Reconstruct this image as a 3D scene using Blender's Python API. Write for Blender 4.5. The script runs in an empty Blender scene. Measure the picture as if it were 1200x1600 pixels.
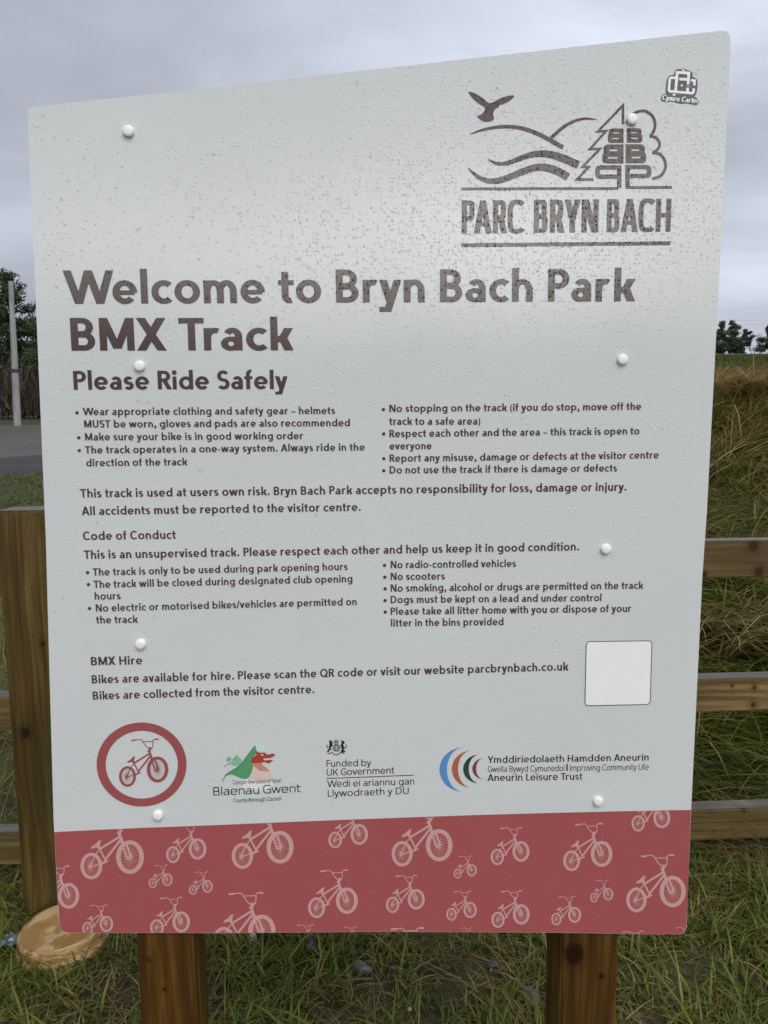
import bpy, math, random
import numpy as np
from mathutils import Vector, Matrix
from mathutils.geometry import delaunay_2d_cdt

# ---------------------------------------------------------------- camera, sky, sun, exposure
SC = bpy.context.scene
COL = SC.collection
CZ = 1.40                                   # eye height
F, CX, CY = 1202.0, 600.0, 800.0            # focal length and centre, in photo pixels
BX = Vector((0.99887576, -0.01529486, 0.04486962))    # board right / down / away, in camera axes
BD = Vector((0.00965569, 0.99232201, 0.12330368))
BN = Vector((-0.04641102, -0.12273181, 0.99135408))

def ray(px, py):
    d = Vector(((px - CX) / F, (py - CY) / F, 1.0))
    return Vector((BX.dot(d), BN.dot(d), -BD.dot(d)))

cam = bpy.data.cameras.new('camera')
cam.sensor_fit = 'VERTICAL'; cam.sensor_height = 24.0
cam.lens = 24.0 * F / 1600.0
cam.clip_start = 0.02; cam.clip_end = 2000
co = bpy.data.objects.new('camera', cam); COL.objects.link(co)
R_ = Vector((BX[0], BN[0], -BD[0])); D_ = Vector((BX[1], BN[1], -BD[1])); V_ = Vector((BX[2], BN[2], -BD[2]))
co.matrix_world = Matrix(((R_[0], -D_[0], -V_[0], 0), (R_[1], -D_[1], -V_[1], 0), (R_[2], -D_[2], -V_[2], CZ), (0, 0, 0, 1)))
SC.camera = co

SUN_EL, SUN_AZ = math.radians(52), math.radians(165)     # azimuth clockwise from +Y: high behind the viewer
w = bpy.data.worlds.new('World'); SC.world = w; w.use_nodes = True
nt = w.node_tree; N = nt.nodes; L = nt.links
bg = N['Background']; bg.inputs['Strength'].default_value = 0.1
sky = N.new('ShaderNodeTexSky'); sky.sky_type = 'NISHITA'; sky.sun_disc = False
sky.sun_elevation = SUN_EL; sky.sun_rotation = SUN_AZ; sky.air_density = 1.5; sky.dust_density = 4
tc = N.new('ShaderNodeTexCoord'); sep = N.new('ShaderNodeSeparateXYZ'); L.new(tc.outputs['Generated'], sep.inputs[0])
def wm(op, a, b=None, c=None):
    n = N.new('ShaderNodeMath'); n.operation = op
    for i, v in enumerate((a, b, c)):
        if v is None: continue
        if isinstance(v, (int, float)): n.inputs[i].default_value = v
        else: L.new(v, n.inputs[i])
    return n.outputs[0]
mp = N.new('ShaderNodeMapping'); mp.inputs['Scale'].default_value = (1.0, 1.0, 2.6); mp.inputs['Location'].default_value = (0.35, 0.1, 0.2)
L.new(tc.outputs['Generated'], mp.inputs[0])
n1 = N.new('ShaderNodeTexNoise'); n1.inputs['Scale'].default_value = 2.2; n1.inputs['Detail'].default_value = 5; n1.inputs['Roughness'].default_value = 0.5
n1.inputs['Distortion'].default_value = 0.3
L.new(mp.outputs[0], n1.inputs[0])
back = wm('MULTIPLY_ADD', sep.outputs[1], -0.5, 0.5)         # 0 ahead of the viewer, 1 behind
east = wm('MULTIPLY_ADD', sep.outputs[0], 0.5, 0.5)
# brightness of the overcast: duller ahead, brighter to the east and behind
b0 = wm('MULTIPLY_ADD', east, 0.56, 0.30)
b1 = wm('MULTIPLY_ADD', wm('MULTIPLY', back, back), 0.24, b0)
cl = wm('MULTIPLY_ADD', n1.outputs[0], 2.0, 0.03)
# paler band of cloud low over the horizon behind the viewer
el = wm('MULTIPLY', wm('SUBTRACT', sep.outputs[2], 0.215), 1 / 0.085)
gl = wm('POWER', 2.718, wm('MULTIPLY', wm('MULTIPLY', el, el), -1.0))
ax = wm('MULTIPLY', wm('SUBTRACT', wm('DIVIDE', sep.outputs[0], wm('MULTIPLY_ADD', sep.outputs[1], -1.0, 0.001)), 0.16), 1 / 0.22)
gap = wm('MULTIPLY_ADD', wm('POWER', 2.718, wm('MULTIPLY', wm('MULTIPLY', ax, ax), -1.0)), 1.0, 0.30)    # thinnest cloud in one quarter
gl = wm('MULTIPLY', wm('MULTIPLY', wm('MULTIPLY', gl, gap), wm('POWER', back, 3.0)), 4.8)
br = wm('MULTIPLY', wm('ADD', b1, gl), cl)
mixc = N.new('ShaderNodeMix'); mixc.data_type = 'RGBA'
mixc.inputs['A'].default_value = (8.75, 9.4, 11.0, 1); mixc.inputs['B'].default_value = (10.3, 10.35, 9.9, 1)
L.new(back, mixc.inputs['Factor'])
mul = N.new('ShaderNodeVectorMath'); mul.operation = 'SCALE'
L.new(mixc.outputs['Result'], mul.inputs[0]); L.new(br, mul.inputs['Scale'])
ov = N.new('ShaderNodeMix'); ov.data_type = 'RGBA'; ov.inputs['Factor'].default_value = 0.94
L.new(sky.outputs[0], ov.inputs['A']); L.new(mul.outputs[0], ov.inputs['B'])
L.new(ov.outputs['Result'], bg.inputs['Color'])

sun = bpy.data.lights.new('sun', 'SUN'); sun.energy = 1.35; sun.angle = math.radians(25); sun.color = (1, 0.97, 0.93)
so = bpy.data.objects.new('sun', sun); COL.objects.link(so)
sd = Vector((math.sin(SUN_AZ) * math.cos(SUN_EL), math.cos(SUN_AZ) * math.cos(SUN_EL), math.sin(SUN_EL)))
so.rotation_euler = sd.to_track_quat('Z', 'Y').to_euler()
so.location = (0, -5, 10)
SC.view_settings.view_transform = 'Standard'; SC.view_settings.look = 'None'
SC.view_settings.exposure = 0.0; SC.view_settings.gamma = 1

rng = np.random.default_rng(7); random.seed(7)

# ---------------------------------------------------------------- helpers
def tag(o, label=None, cat=None, group=None, kind=None):
    if label: o['label'] = label
    if cat: o['category'] = cat
    if group: o['group'] = group
    if kind: o['kind'] = kind
    return o
def empty(name, loc=(0, 0, 0)):
    o = bpy.data.objects.new(name, None); COL.objects.link(o); o.location = loc; o.empty_display_size = 0.1
    return o
def link(name, me, mat, parent=None):
    o = bpy.data.objects.new(name, me); COL.objects.link(o)
    if mat is not None and len(me.materials) == 0: me.materials.append(mat)
    if parent is not None:
        o.parent = parent; o.matrix_parent_inverse = Matrix.Translation(-Vector(parent.location)) if parent.type == 'EMPTY' else Matrix()
    return o
def mesh_np(name, V, faces_flat, starts, totals, smooth=False, col=None):
    me = bpy.data.meshes.new(name)
    me.vertices.add(len(V)); me.vertices.foreach_set('co', np.asarray(V, np.float32).ravel())
    me.loops.add(len(faces_flat)); me.loops.foreach_set('vertex_index', np.asarray(faces_flat, np.int32))
    me.polygons.add(len(starts)); me.polygons.foreach_set('loop_start', np.asarray(starts, np.int32))
    me.polygons.foreach_set('loop_total', np.asarray(totals, np.int32))
    me.polygons.foreach_set('use_smooth', np.full(len(starts), bool(smooth)))
    if col is not None:
        a = me.color_attributes.new('Col', 'FLOAT_COLOR', 'POINT')
        c = np.ones((len(V), 4), np.float32); c[:, :3] = col
        a.data.foreach_set('color', c.ravel())
    me.update(calc_edges=True); me.validate()
    return me
def mesh_py(name, V, Fc, smooth=False, col=None):
    flat = [i for f in Fc for i in f]; tot = [len(f) for f in Fc]
    st = np.concatenate([[0], np.cumsum(tot)[:-1]]) if tot else []
    return mesh_np(name, np.array([tuple(v) for v in V], np.float32), flat, st, tot, smooth, col)

class Mat:
    def __init__(s, name):
        s.m = bpy.data.materials.new(name); s.m.use_nodes = True
        s.t = s.m.node_tree; s.b = s.t.nodes['Principled BSDF']
    def n(s, typ, **kw):
        x = s.t.nodes.new(typ)
        for k, v in kw.items():
            if k in x.inputs.keys(): x.inputs[k].default_value = v
            else: setattr(x, k, v)
        return x
    def l(s, a, b): s.t.links.new(a, b)
    def coord(s, scale=(1, 1, 1), kind='Object', loc=(0, 0, 0)):
        c = s.n('ShaderNodeTexCoord'); m = s.n('ShaderNodeMapping', Scale=scale, Location=loc); s.l(c.outputs[kind], m.inputs[0]); return m.outputs[0]
    def ramp(s, fac, stops):
        r = s.n('ShaderNodeValToRGB'); e = r.color_ramp.elements
        while len(e) < len(stops): e.new(0.5)
        for q, (p, c) in zip(e, stops): q.position = p; q.color = (*c, 1)
        s.l(fac, r.inputs[0]); return r.outputs[0]
    def mix(s, f, a, b, typ='MIX'):
        m = s.n('ShaderNodeMix'); m.data_type = 'RGBA'; m.blend_type = typ
        for k, v in (('Factor', f), ('A', a), ('B', b)):
            if isinstance(v, (int, float)): m.inputs[k].default_value = v
            elif isinstance(v, tuple): m.inputs[k].default_value = (*v, 1)
            else: s.l(v, m.inputs[k])
        return m.outputs['Result']
    def bump(s, h, strength=0.3, dist=0.01):
        b = s.n('ShaderNodeBump', Strength=strength, Distance=dist); s.l(h, b.inputs['Height']); s.l(b.outputs[0], s.b.inputs['Normal'])

def lin(*c):
    return tuple(((x / 255) / 12.92 if x <= 10 else (((x / 255) + 0.055) / 1.055) ** 2.4) for x in c)

def drop_group():                              # rain beads on the sheet: they change its gloss and the tilt of its surface
    g = bpy.data.node_groups.new('rain beads', 'ShaderNodeTree')
    for nm, ty in (('Tilt', 'NodeSocketVector'), ('Weight', 'NodeSocketFloat'), ('Roughness', 'NodeSocketFloat'), ('Normal', 'NodeSocketVector')):
        g.interface.new_socket(nm, in_out='OUTPUT', socket_type=ty)
    n = g.nodes; l = g.links; out = n.new('NodeGroupOutput'); geo = n.new('ShaderNodeNewGeometry')
    def mth(op, a, b=None, c=None):
        q = n.new('ShaderNodeMath'); q.operation = op
        for k, v in enumerate((a, b, c)):
            if v is None: continue
            if isinstance(v, (int, float)): q.inputs[k].default_value = v
            else: l.new(v, q.inputs[k])
        return q.outputs[0]
    def vec(op, a, b=None, sc_=None):
        q = n.new('ShaderNodeVectorMath'); q.operation = op
        for k, v in enumerate((a, b)):
            if v is None: continue
            if isinstance(v, tuple): q.inputs[k].default_value = v
            else: l.new(v, q.inputs[k])
        if sc_ is not None:
            if isinstance(sc_, (int, float)): q.inputs['Scale'].default_value = sc_
            else: l.new(sc_, q.inputs['Scale'])
        return q.outputs[0]
    P = geo.outputs['Position']; sp = n.new('ShaderNodeSeparateXYZ'); l.new(P, sp.inputs[0])
    nz = n.new('ShaderNodeTexNoise'); nz.inputs['Scale'].default_value = 9; nz.inputs['Detail'].default_value = 3; l.new(P, nz.inputs[0])
    gx = mth('MULTIPLY', mth('SUBTRACT', sp.outputs[0], 0.30), 2.6); gz = mth('MULTIPLY', mth('SUBTRACT', sp.outputs[2], 1.72), 4.2)
    tr = mth('POWER', 2.718, mth('MULTIPLY', mth('ADD', mth('MULTIPLY', gx, gx), mth('MULTIPLY', gz, gz)), -1.0))
    dens = mth('ADD', mth('MULTIPLY_ADD', nz.outputs[0], 1.15, -0.30), mth('MULTIPLY', tr, 0.75))
    mrz = n.new('ShaderNodeMapRange'); mrz.inputs['From Min'].default_value = 0.74; mrz.inputs['From Max'].default_value = 1.25; mrz.inputs['To Min'].default_value = 0.12; l.new(sp.outputs[2], mrz.inputs[0]); dens = mth('MULTIPLY', dens, mrz.outputs[0])
    total = None; dsum = None
    for scale, r0, dm in ((200.0, 0.40, 0.60), (400.0, 0.44, 0.26)):
        sv = vec('SCALE', P, None, scale); s2 = n.new('ShaderNodeSeparateXYZ'); l.new(sv, s2.inputs[0]); cb = n.new('ShaderNodeCombineXYZ'); l.new(s2.outputs[0], cb.inputs[0]); l.new(mth('MULTIPLY', s2.outputs[2], 0.86), cb.inputs[1])
        vo = n.new('ShaderNodeTexVoronoi'); vo.voronoi_dimensions = '2D'; vo.inputs['Scale'].default_value = 1.0; vo.inputs['Randomness'].default_value = 0.85; l.new(cb.outputs[0], vo.inputs['Vector'])
        cs = n.new('ShaderNodeSeparateColor'); l.new(vo.outputs['Color'], cs.inputs[0])
        r = mth('MULTIPLY', mth('MULTIPLY_ADD', cs.outputs[1], 0.62, 0.38), r0)
        on = mth('MULTIPLY', mth('LESS_THAN', vo.outputs['Distance'], r), mth('LESS_THAN', cs.outputs[0], mth('MULTIPLY', dens, dm)))
        off = vec('SCALE', vec('SUBTRACT', cb.outputs[0], vo.outputs['Position']), None, mth('DIVIDE', 1.0, r))
        so_ = n.new('ShaderNodeSeparateXYZ'); l.new(off, so_.inputs[0]); c2 = n.new('ShaderNodeCombineXYZ'); l.new(so_.outputs[0], c2.inputs[0]); l.new(so_.outputs[1], c2.inputs[2])
        sl = vec('SCALE', c2.outputs[0], None, mth('MULTIPLY', on, 1.1))
        total = on if total is None else mth('MAXIMUM', total, on); dsum = sl if dsum is None else vec('ADD', dsum, sl)
    nn = vec('NORMALIZE', vec('ADD', geo.outputs['Normal'], dsum))
    l.new(nn, out.inputs['Normal']); l.new(vec('NORMALIZE', vec('ADD', geo.outputs['Normal'], vec('SCALE', dsum, None, 0.30))), out.inputs['Tilt']); l.new(mth('MULTIPLY_ADD', total, -0.32, 1.0), out.inputs['Weight']); l.new(mth('MULTIPLY_ADD', total, -0.09, 0.13), out.inputs['Roughness'])
    return g
BEADS = drop_group()
def printed(name, rgb, rough=0.16, var=0.04):
    m = Mat(name)
    nz = m.n('ShaderNodeTexNoise', Scale=6.0, Detail=4.0); m.l(m.coord(), nz.inputs[0])
    m.l(m.mix(nz.outputs[0], tuple(x * (1 - var) for x in rgb), tuple(min(1, x * (1 + var)) for x in rgb)), m.b.inputs['Base Color'])
    m.b.inputs['Roughness'].default_value = 0.6; m.b.inputs['Specular IOR Level'].default_value = 0.0
    g = m.t.nodes.new('ShaderNodeGroup'); g.node_tree = BEADS
    m.b.inputs['Coat IOR'].default_value = 1.5
    m.l(g.outputs['Weight'], m.b.inputs['Coat Weight']); m.l(g.outputs['Roughness'], m.b.inputs['Coat Roughness']); m.l(g.outputs['Normal'], m.b.inputs['Coat Normal']); m.l(g.outputs['Tilt'], m.b.inputs['Normal'])
    return m.m

M = {}
M['panel'] = printed('sign white print', (0.632, 0.660, 0.688))
M['ink'] = printed('brown ink', (0.084, 0.058, 0.060))
M['black_ink'] = printed('charcoal ink', (0.022, 0.024, 0.03))
M['band'] = printed('dull red print', (0.37, 0.090, 0.098))
M['pink'] = printed('pale pink print', (0.59, 0.34, 0.34))
M['red_ink'] = printed('red ink', (0.34, 0.088, 0.096))
M['white_ink'] = printed('white print', (0.88, 0.90, 0.94))
for k, c in dict(blue=(0.10, 0.28, 0.62), orange=(0.42, 0.13, 0.08), green=(0.02, 0.07, 0.045), maroon=(0.22, 0.05, 0.09),
                 leaf=(0.10, 0.33, 0.16), leaf_light=(0.22, 0.50, 0.33), mint=(0.55, 0.75, 0.66), scarlet=(0.42, 0.055, 0.04), salmon=(0.55, 0.26, 0.2),
                 blush=(0.72, 0.56, 0.53), teal=(0.05, 0.14, 0.2), grey=(0.10, 0.11, 0.13), pale=(0.78, 0.78, 0.82), ochre=(0.5, 0.25, 0.12), navy=(0.12, 0.14, 0.3)).items():
    M[k] = printed(k + ' ink', c)
m = Mat('panel edge'); m.b.inputs['Base Color'].default_value = (0.5, 0.5, 0.5, 1); m.b.inputs['Roughness'].default_value = 0.5; M['edge'] = m.m
m = Mat('white plastic'); m.b.inputs['Base Color'].default_value = (0.86, 0.87, 0.86, 1); m.b.inputs['Roughness'].default_value = 0.28; M['cap'] = m.m
m = Mat('water'); m.b.inputs['Base Color'].default_value = (1, 1, 1, 1); m.b.inputs['Roughness'].default_value = 0.0
m.b.inputs['IOR'].default_value = 1.33; m.b.inputs['Transmission Weight'].default_value = 1.0; M['water'] = m.m

def wood(name, c_dark, c_mid, c_light, axis='Z', algae=0.0, wet=0.45, knots=()):
    m = Mat(name)
    def sc(a, b):
        return (a, a, b) if axis == 'Z' else (b, a, a)
    warp = m.n('ShaderNodeTexNoise', Scale=1.0, Detail=2.0); m.l(m.coord(sc(5, 1.6)), warp.inputs[0])
    base = m.coord(sc(1, 1))
    add = m.n('ShaderNodeVectorMath', operation='MULTIPLY_ADD'); m.l(warp.outputs['Color'], add.inputs[0]); add.inputs[1].default_value = (0.07, 0.07, 0.07); m.l(base, add.inputs[2])
    mp_ = m.n('ShaderNodeMapping', Scale=sc(70, 2.2)); m.l(add.outputs[0], mp_.inputs[0])
    g = m.n('ShaderNodeTexNoise', Scale=1.0, Detail=6.0, Roughness=0.6); m.l(mp_.outputs[0], g.inputs[0])
    mp2 = m.n('ShaderNodeMapping', Scale=sc(420, 9)); m.l(add.outputs[0], mp2.inputs[0])
    g2 = m.n('ShaderNodeTexNoise', Scale=1.0, Detail=3.0); m.l(mp2.outputs[0], g2.inputs[0])
    big = m.n('ShaderNodeTexNoise', Scale=1.0, Detail=3.0); m.l(m.coord(sc(16, 1.3), loc=(3, 1, 2)), big.inputs[0])
    c = m.ramp(g.outputs[0], [(0.30, c_dark), (0.5, c_mid), (0.72, c_light)])
    c = m.mix(m.ramp(g2.outputs[0], [(0.35, (0, 0, 0)), (0.7, (0.35, 0.35, 0.35))]), c, c_dark)
    st = m.ramp(big.outputs[0], [(0.42, (0, 0, 0)), (0.62, (0.75, 0.75, 0.75))])
    c = m.mix(st, c, c_dark)
    if algae:
        al = m.n('ShaderNodeTexNoise', Scale=1.0, Detail=4.0); m.l(m.coord(sc(7, 1.0), loc=(7, 3, 9)), al.inputs[0])
        af = m.ramp(al.outputs[0], [(0.45, (0, 0, 0)), (0.65, (algae, algae, algae))])
        c = m.mix(af, c, (0.045, 0.05, 0.018))
    ck = m.n('ShaderNodeTexNoise', Scale=1.0, Detail=2.0); m.l(m.coord(sc(150, 1.1), loc=(1, 4, 2)), ck.inputs[0])
    c = m.mix(m.ramp(ck.outputs[0], [(0.66, (0, 0, 0)), (0.70, (0.85, 0.85, 0.85))]), c, tuple(x * 0.3 for x in c_dark))
    sx = m.n('ShaderNodeSeparateXYZ'); m.l(base, sx.inputs[0])
    def mt(op, a, b):
        q = m.n('ShaderNodeMath', operation=op)
        for k, v in enumerate((a, b)):
            if isinstance(v, (int, float)): q.inputs[k].default_value = v
            else: m.l(v, q.inputs[k])
        return q.outputs[0]
    for kx, kz, kr in knots:                   # knots: dark heart, darker ring, grain swirling round
        du = mt('MULTIPLY', mt('SUBTRACT', sx.outputs[0], kx), 1 / kr); dv = mt('MULTIPLY', mt('SUBTRACT', sx.outputs[2], kz), 1 / (kr * 1.15))
        d = mt('SQRT', mt('ADD', mt('MULTIPLY', du, du), mt('MULTIPLY', dv, dv)), 0)
        d = mt('ADD', d, mt('MULTIPLY', mt('SUBTRACT', warp.outputs['Fac'], .5), 1.6))
        kf = m.ramp(mt('MULTIPLY', d, .4), [(0.0, (1, 1, 1)), (.26, (.9, .9, .9)), (.42, (.35, .35, .35)), (.95, (0, 0, 0))])
        c = m.mix(kf, c, (c_dark[0] * .42, c_dark[1] * .32, c_dark[2] * .3))
    m.l(c, m.b.inputs['Base Color']); m.b.inputs['Roughness'].default_value = wet
    m.b.inputs['Specular IOR Level'].default_value = 0.22
    m.bump(g.outputs[0], 0.35, 0.004)
    return m.m
def kp(px, py, Y): r = ray(px, py); return (r[0] / r[1] * Y, CZ + r[2] / r[1] * Y)
M['sign_post'] = wood('wet treated timber', (0.034, 0.014, 0.003), (0.095, 0.042, 0.009), (0.23, 0.125, 0.026), 'Z', 0.15, knots=[(*kp(897, 1490, 1.125), .013), (*kp(233, 1500, 1.125), .004), (*kp(256, 1546, 1.125), .0035), (*kp(940, 1525, 1.125), .0035)])
M['fence_post'] = wood('weathered treated timber', (0.042, 0.026, 0.008), (0.120, 0.074, 0.022), (0.22, 0.145, 0.048), 'Z', 0.75, knots=[(*kp(40, 1145, 2.02), .014), (*kp(67, 1006, 2.02), .007)])
M['rail'] = wood('fence rail timber', (0.080, 0.052, 0.022), (0.195, 0.130, 0.054), (0.33, 0.235, 0.105), 'X', 0.45, knots=[(*kp(1177, 851, 2.125), .014), (*kp(1185, 893, 2.125), .011), (*kp(1100, 897, 2.125), .006), (*kp(1143, 1071, 2.125), .006), (*kp(1178, 1074, 2.125), .008), (*kp(1176, 1101, 2.125), .013), (*kp(1162, 1264, 2.125), .008), (*kp(1110, 1262, 2.125), .010)])
m = Mat('grey weathered end'); nz = m.n('ShaderNodeTexNoise', Scale=30.0, Detail=5.0); m.l(m.coord((0.3, 1, 1)), nz.inputs[0])
m.l(m.ramp(nz.outputs[0], [(0.3, (0.065, 0.06, 0.048)), (0.7, (0.16, 0.15, 0.125))]), m.b.inputs['Base Color']); m.b.inputs['Roughness'].default_value = 0.5; M['rail_top'] = m.m

def vcol_mat(name, rough=0.55, trans=0.0, spec=0.4):
    m = Mat(name); a = m.n('ShaderNodeAttribute', attribute_name='Col'); m.l(a.outputs['Color'], m.b.inputs['Base Color'])
    m.b.inputs['Roughness'].default_value = rough; m.b.inputs['Specular IOR Level'].default_value = spec
    if trans:
        tb = m.n('ShaderNodeBsdfTranslucent'); m.l(a.outputs['Color'], tb.inputs['Color']); mx = m.n('ShaderNodeMixShader'); mx.inputs[0].default_value = trans
        m.l(m.b.outputs[0], mx.inputs[1]); m.l(tb.outputs[0], mx.inputs[2]); m.l(mx.outputs[0], m.t.nodes['Material Output'].inputs['Surface'])
    return m.m
M['grass'] = vcol_mat('grass blades', 0.5, 0.45)
M['needles'] = vcol_mat('foliage', 0.7, spec=0.2)

# ---------------------------------------------------------------- terrain
def sstep(a, b, x):
    t = np.clip((x - a) / (b - a), 0, 1); return t * t * (3 - 2 * t)
def hsh(x, y):
    return (np.sin(x * 2.1 + 1.3 * np.sin(y * 1.7)) + np.sin(y * 2.6 + 1.1 * np.sin(x * 3.1)) + 0.6 * np.sin(x * 5.3 - y * 4.1) + 0.4 * np.sin(x * 9.1 + y * 7.7)) / 3
def height(x, y):
    x = np.asarray(x, float); y = np.asarray(y, float)
    left = 0.07 * np.clip(y - 10, 0, 20) + 0.01 * np.clip(y - 30, 0, 100)
    t = np.clip((y - 2.45) / 3.7, 0, 1)
    right = 1.50 * (t ** 0.9) + 0.0805 * np.clip(y - 6.15, 0, 96) + 0.02 * np.clip(y - 102, 0, 60)
    m_ = sstep(0.10, 0.36, x / np.maximum(y, 1.0)) * (y > 0)
    z = left * (1 - m_) + right * m_
    z = z + 0.035 * sstep(1.6, 2.2, y)
    amp = 0.012 + 0.04 * sstep(2.5, 5, y)
    z = z + amp * hsh(x * 1.7, y * 1.7) * (1 - sstep(9, 13, y))
    return z
def spaced(a, b, n, p):
    t = np.linspace(-1, 1, n); s = np.sign(t) * np.abs(t) ** p
    return np.where(s < 0, -a * -s * -1 * -1, b * s) if False else np.where(s < 0, s * abs(a), s * b)
xs = spaced(-220, 220, 261, 3.2); ys = np.concatenate([np.linspace(-160, -6, 24), np.linspace(-5, 0.5, 12), np.linspace(0.6, 8, 110), 8 + 0.12 * np.cumsum(1.055 ** np.arange(100))])
gx, gy = np.meshgrid(xs, ys); gz = height(gx, gy)
nx, ny = len(xs), len(ys)
V = np.stack([gx.ravel(), gy.ravel(), gz.ravel()], 1)
i = np.arange(nx - 1)[None, :] + nx * np.arange(ny - 1)[:, None]
Q = np.stack([i, i + 1, i + 1 + nx, i + nx], -1).reshape(-1, 4)
m = Mat('turf and soil')
co_ = m.coord((1, 1, 1))
n_a = m.n('ShaderNodeTexNoise', Scale=3.0, Detail=8.0, Roughness=0.65); m.l(co_, n_a.inputs[0])
n_b = m.n('ShaderNodeTexNoise', Scale=0.35, Detail=6.0, Roughness=0.6); m.l(co_, n_b.inputs[0])
n_c = m.n('ShaderNodeTexNoise', Scale=40.0, Detail=5.0, Roughness=0.7); m.l(co_, n_c.inputs[0])
near = m.ramp(n_a.outputs[0], [(0.34, (0.036, 0.027, 0.017)), (0.46, (0.085, 0.075, 0.030)), (0.62, (0.120, 0.130, 0.034))])
far = m.ramp(n_b.outputs[0], [(0.3, (0.080, 0.068, 0.028)), (0.5, (0.060, 0.070, 0.020)), (0.68, (0.042, 0.058, 0.016))])
sp = m.n('ShaderNodeSeparateXYZ'); m.l(co_, sp.inputs[0])
mr = m.n('ShaderNodeMapRange'); mr.inputs['From Min'].default_value = 5.0; mr.inputs['From Max'].default_value = 9.0; m.l(sp.outputs[1], mr.inputs[0])
c = m.mix(mr.outputs[0], near, far)
c = m.mix(m.ramp(n_c.outputs[0], [(0.32, (0.5, 0.5, 0.5)), (0.55, (0, 0, 0))]), c, (0.022, 0.020, 0.010))
n_d = m.n('ShaderNodeTexNoise', Scale=240.0, Detail=5.0, Roughness=0.75); m.l(co_, n_d.inputs[0])
c = m.mix(m.ramp(n_d.outputs[0], [(0.40, (0.75, 0.75, 0.75)), (0.58, (0, 0, 0))]), c, (0.016, 0.013, 0.008))
c = m.mix(m.ramp(n_d.outputs[0], [(0.60, (0, 0, 0)), (0.74, (0.6, 0.6, 0.6))]), c, (0.16, 0.13, 0.07))
m.l(c, m.b.inputs['Base Color']); m.b.inputs['Roughness'].default_value = 0.85
m.bump(n_d.outputs[0], 0.8, 0.01)
o = link('ground', mesh_np('ground', V, Q.ravel(), np.arange(len(Q)) * 4, np.full(len(Q), 4), True), m.m); tag(o, kind='structure')

# track on the left: worn grey-brown gravel, wet dark tarmac at its near side
def ribbon(name, x0, x1, n, near_f, far_f, k, lift, mat):
    X = np.linspace(x0, x1, n); V = []; Fc = []
    for a in X:
        for j in range(k + 1):
            y = near_f(a) + (far_f(a) - near_f(a)) * j / k
            V.append((a, y, float(height(a, y)) + (lift if 0 < j < k else -0.03)))
    for a in range(n - 1):
        for j in range(k):
            q = a * (k + 1) + j; Fc.append((q, q + k + 1, q + k + 2, q + 1))
    return link(name, mesh_py(name, V, Fc, True), mat)
m = Mat('worn gravel'); co_ = m.coord()
n_a = m.n('ShaderNodeTexNoise', Scale=0.8, Detail=8.0, Roughness=0.7); m.l(co_, n_a.inputs[0])
n_b = m.n('ShaderNodeTexNoise', Scale=25.0, Detail=4.0); m.l(co_, n_b.inputs[0])
c = m.ramp(n_a.outputs[0], [(0.3, (0.045, 0.043, 0.043)), (0.5, (0.085, 0.075, 0.066)), (0.7, (0.125, 0.108, 0.09))])
c = m.mix(m.ramp(n_b.outputs[0], [(0.4, (0.5, 0.5, 0.5)), (0.6, (0, 0, 0))]), c, (0.06, 0.055, 0.05))
m.l(c, m.b.inputs['Base Color']); m.b.inputs['Roughness'].default_value = 0.6; m.bump(n_b.outputs[0], 0.4, 0.02)
o = ribbon('road', -70, 1.0, 90, lambda x: 16.2 + 0.12 * (x + 8), lambda x: 27.6 - 0.30 * (x + 12), 20, 0.03, m.m); tag(o, kind='structure')
m = Mat('wet tarmac'); co_ = m.coord()
n_a = m.n('ShaderNodeTexNoise', Scale=1.2, Detail=7.0, Roughness=0.65); m.l(co_, n_a.inputs[0])
m.l(m.ramp(n_a.outputs[0], [(0.35, (0.014, 0.016, 0.019)), (0.65, (0.045, 0.047, 0.051))]), m.b.inputs['Base Color'])
m.l(m.ramp(n_a.outputs[0], [(0.35, (0.5, 0.5, 0.5)), (0.6, (0.85, 0.85, 0.85))]), m.b.inputs['Roughness'])
o = ribbon('tarmac_edge', -70, 1.0, 90, lambda x: 14.6 + 0.12 * (x + 8), lambda x: 17.6 + 0.12 * (x + 8) + 0.25 * math.sin(x * 1.7) + 0.15 * math.sin(x * 4.1), 8, 0.055, m.m); tag(o, kind='structure')

# ---------------------------------------------------------------- flat artwork: polygons, strokes, lettering
YB = 1.12                                     # distance of the board's face
def pt(px, py):                               # photo pixel -> (x, z) on the board's face
    r = ray(px, py); return (r[0] * YB / r[1], CZ + r[2] * YB / r[1])
def union(polys):
    vs, fs = [], []
    for p in polys:
        if len(p) < 3: continue
        a = sum(p[k][0] * p[(k + 1) % len(p)][1] - p[(k + 1) % len(p)][0] * p[k][1] for k in range(len(p)))
        q = p if a > 0 else p[::-1]
        fs.append(list(range(len(vs), len(vs) + len(q)))); vs += [Vector((x, y)) for x, y in q]
    r = delaunay_2d_cdt(vs, [], fs, 0, 1e-6)
    def ar(t):
        a, b, c = (r[0][i] for i in t[:3]); return abs((b.x - a.x) * (c.y - a.y) - (c.x - a.x) * (b.y - a.y))
    big = max([ar(t) for t in r[2]] + [1e-12])
    T = [t for t, of in zip(r[2], r[5]) if of and ar(t) > 1e-6 * big]
    return [tuple(v) for v in r[0]], [tuple(t) for t in T]
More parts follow.
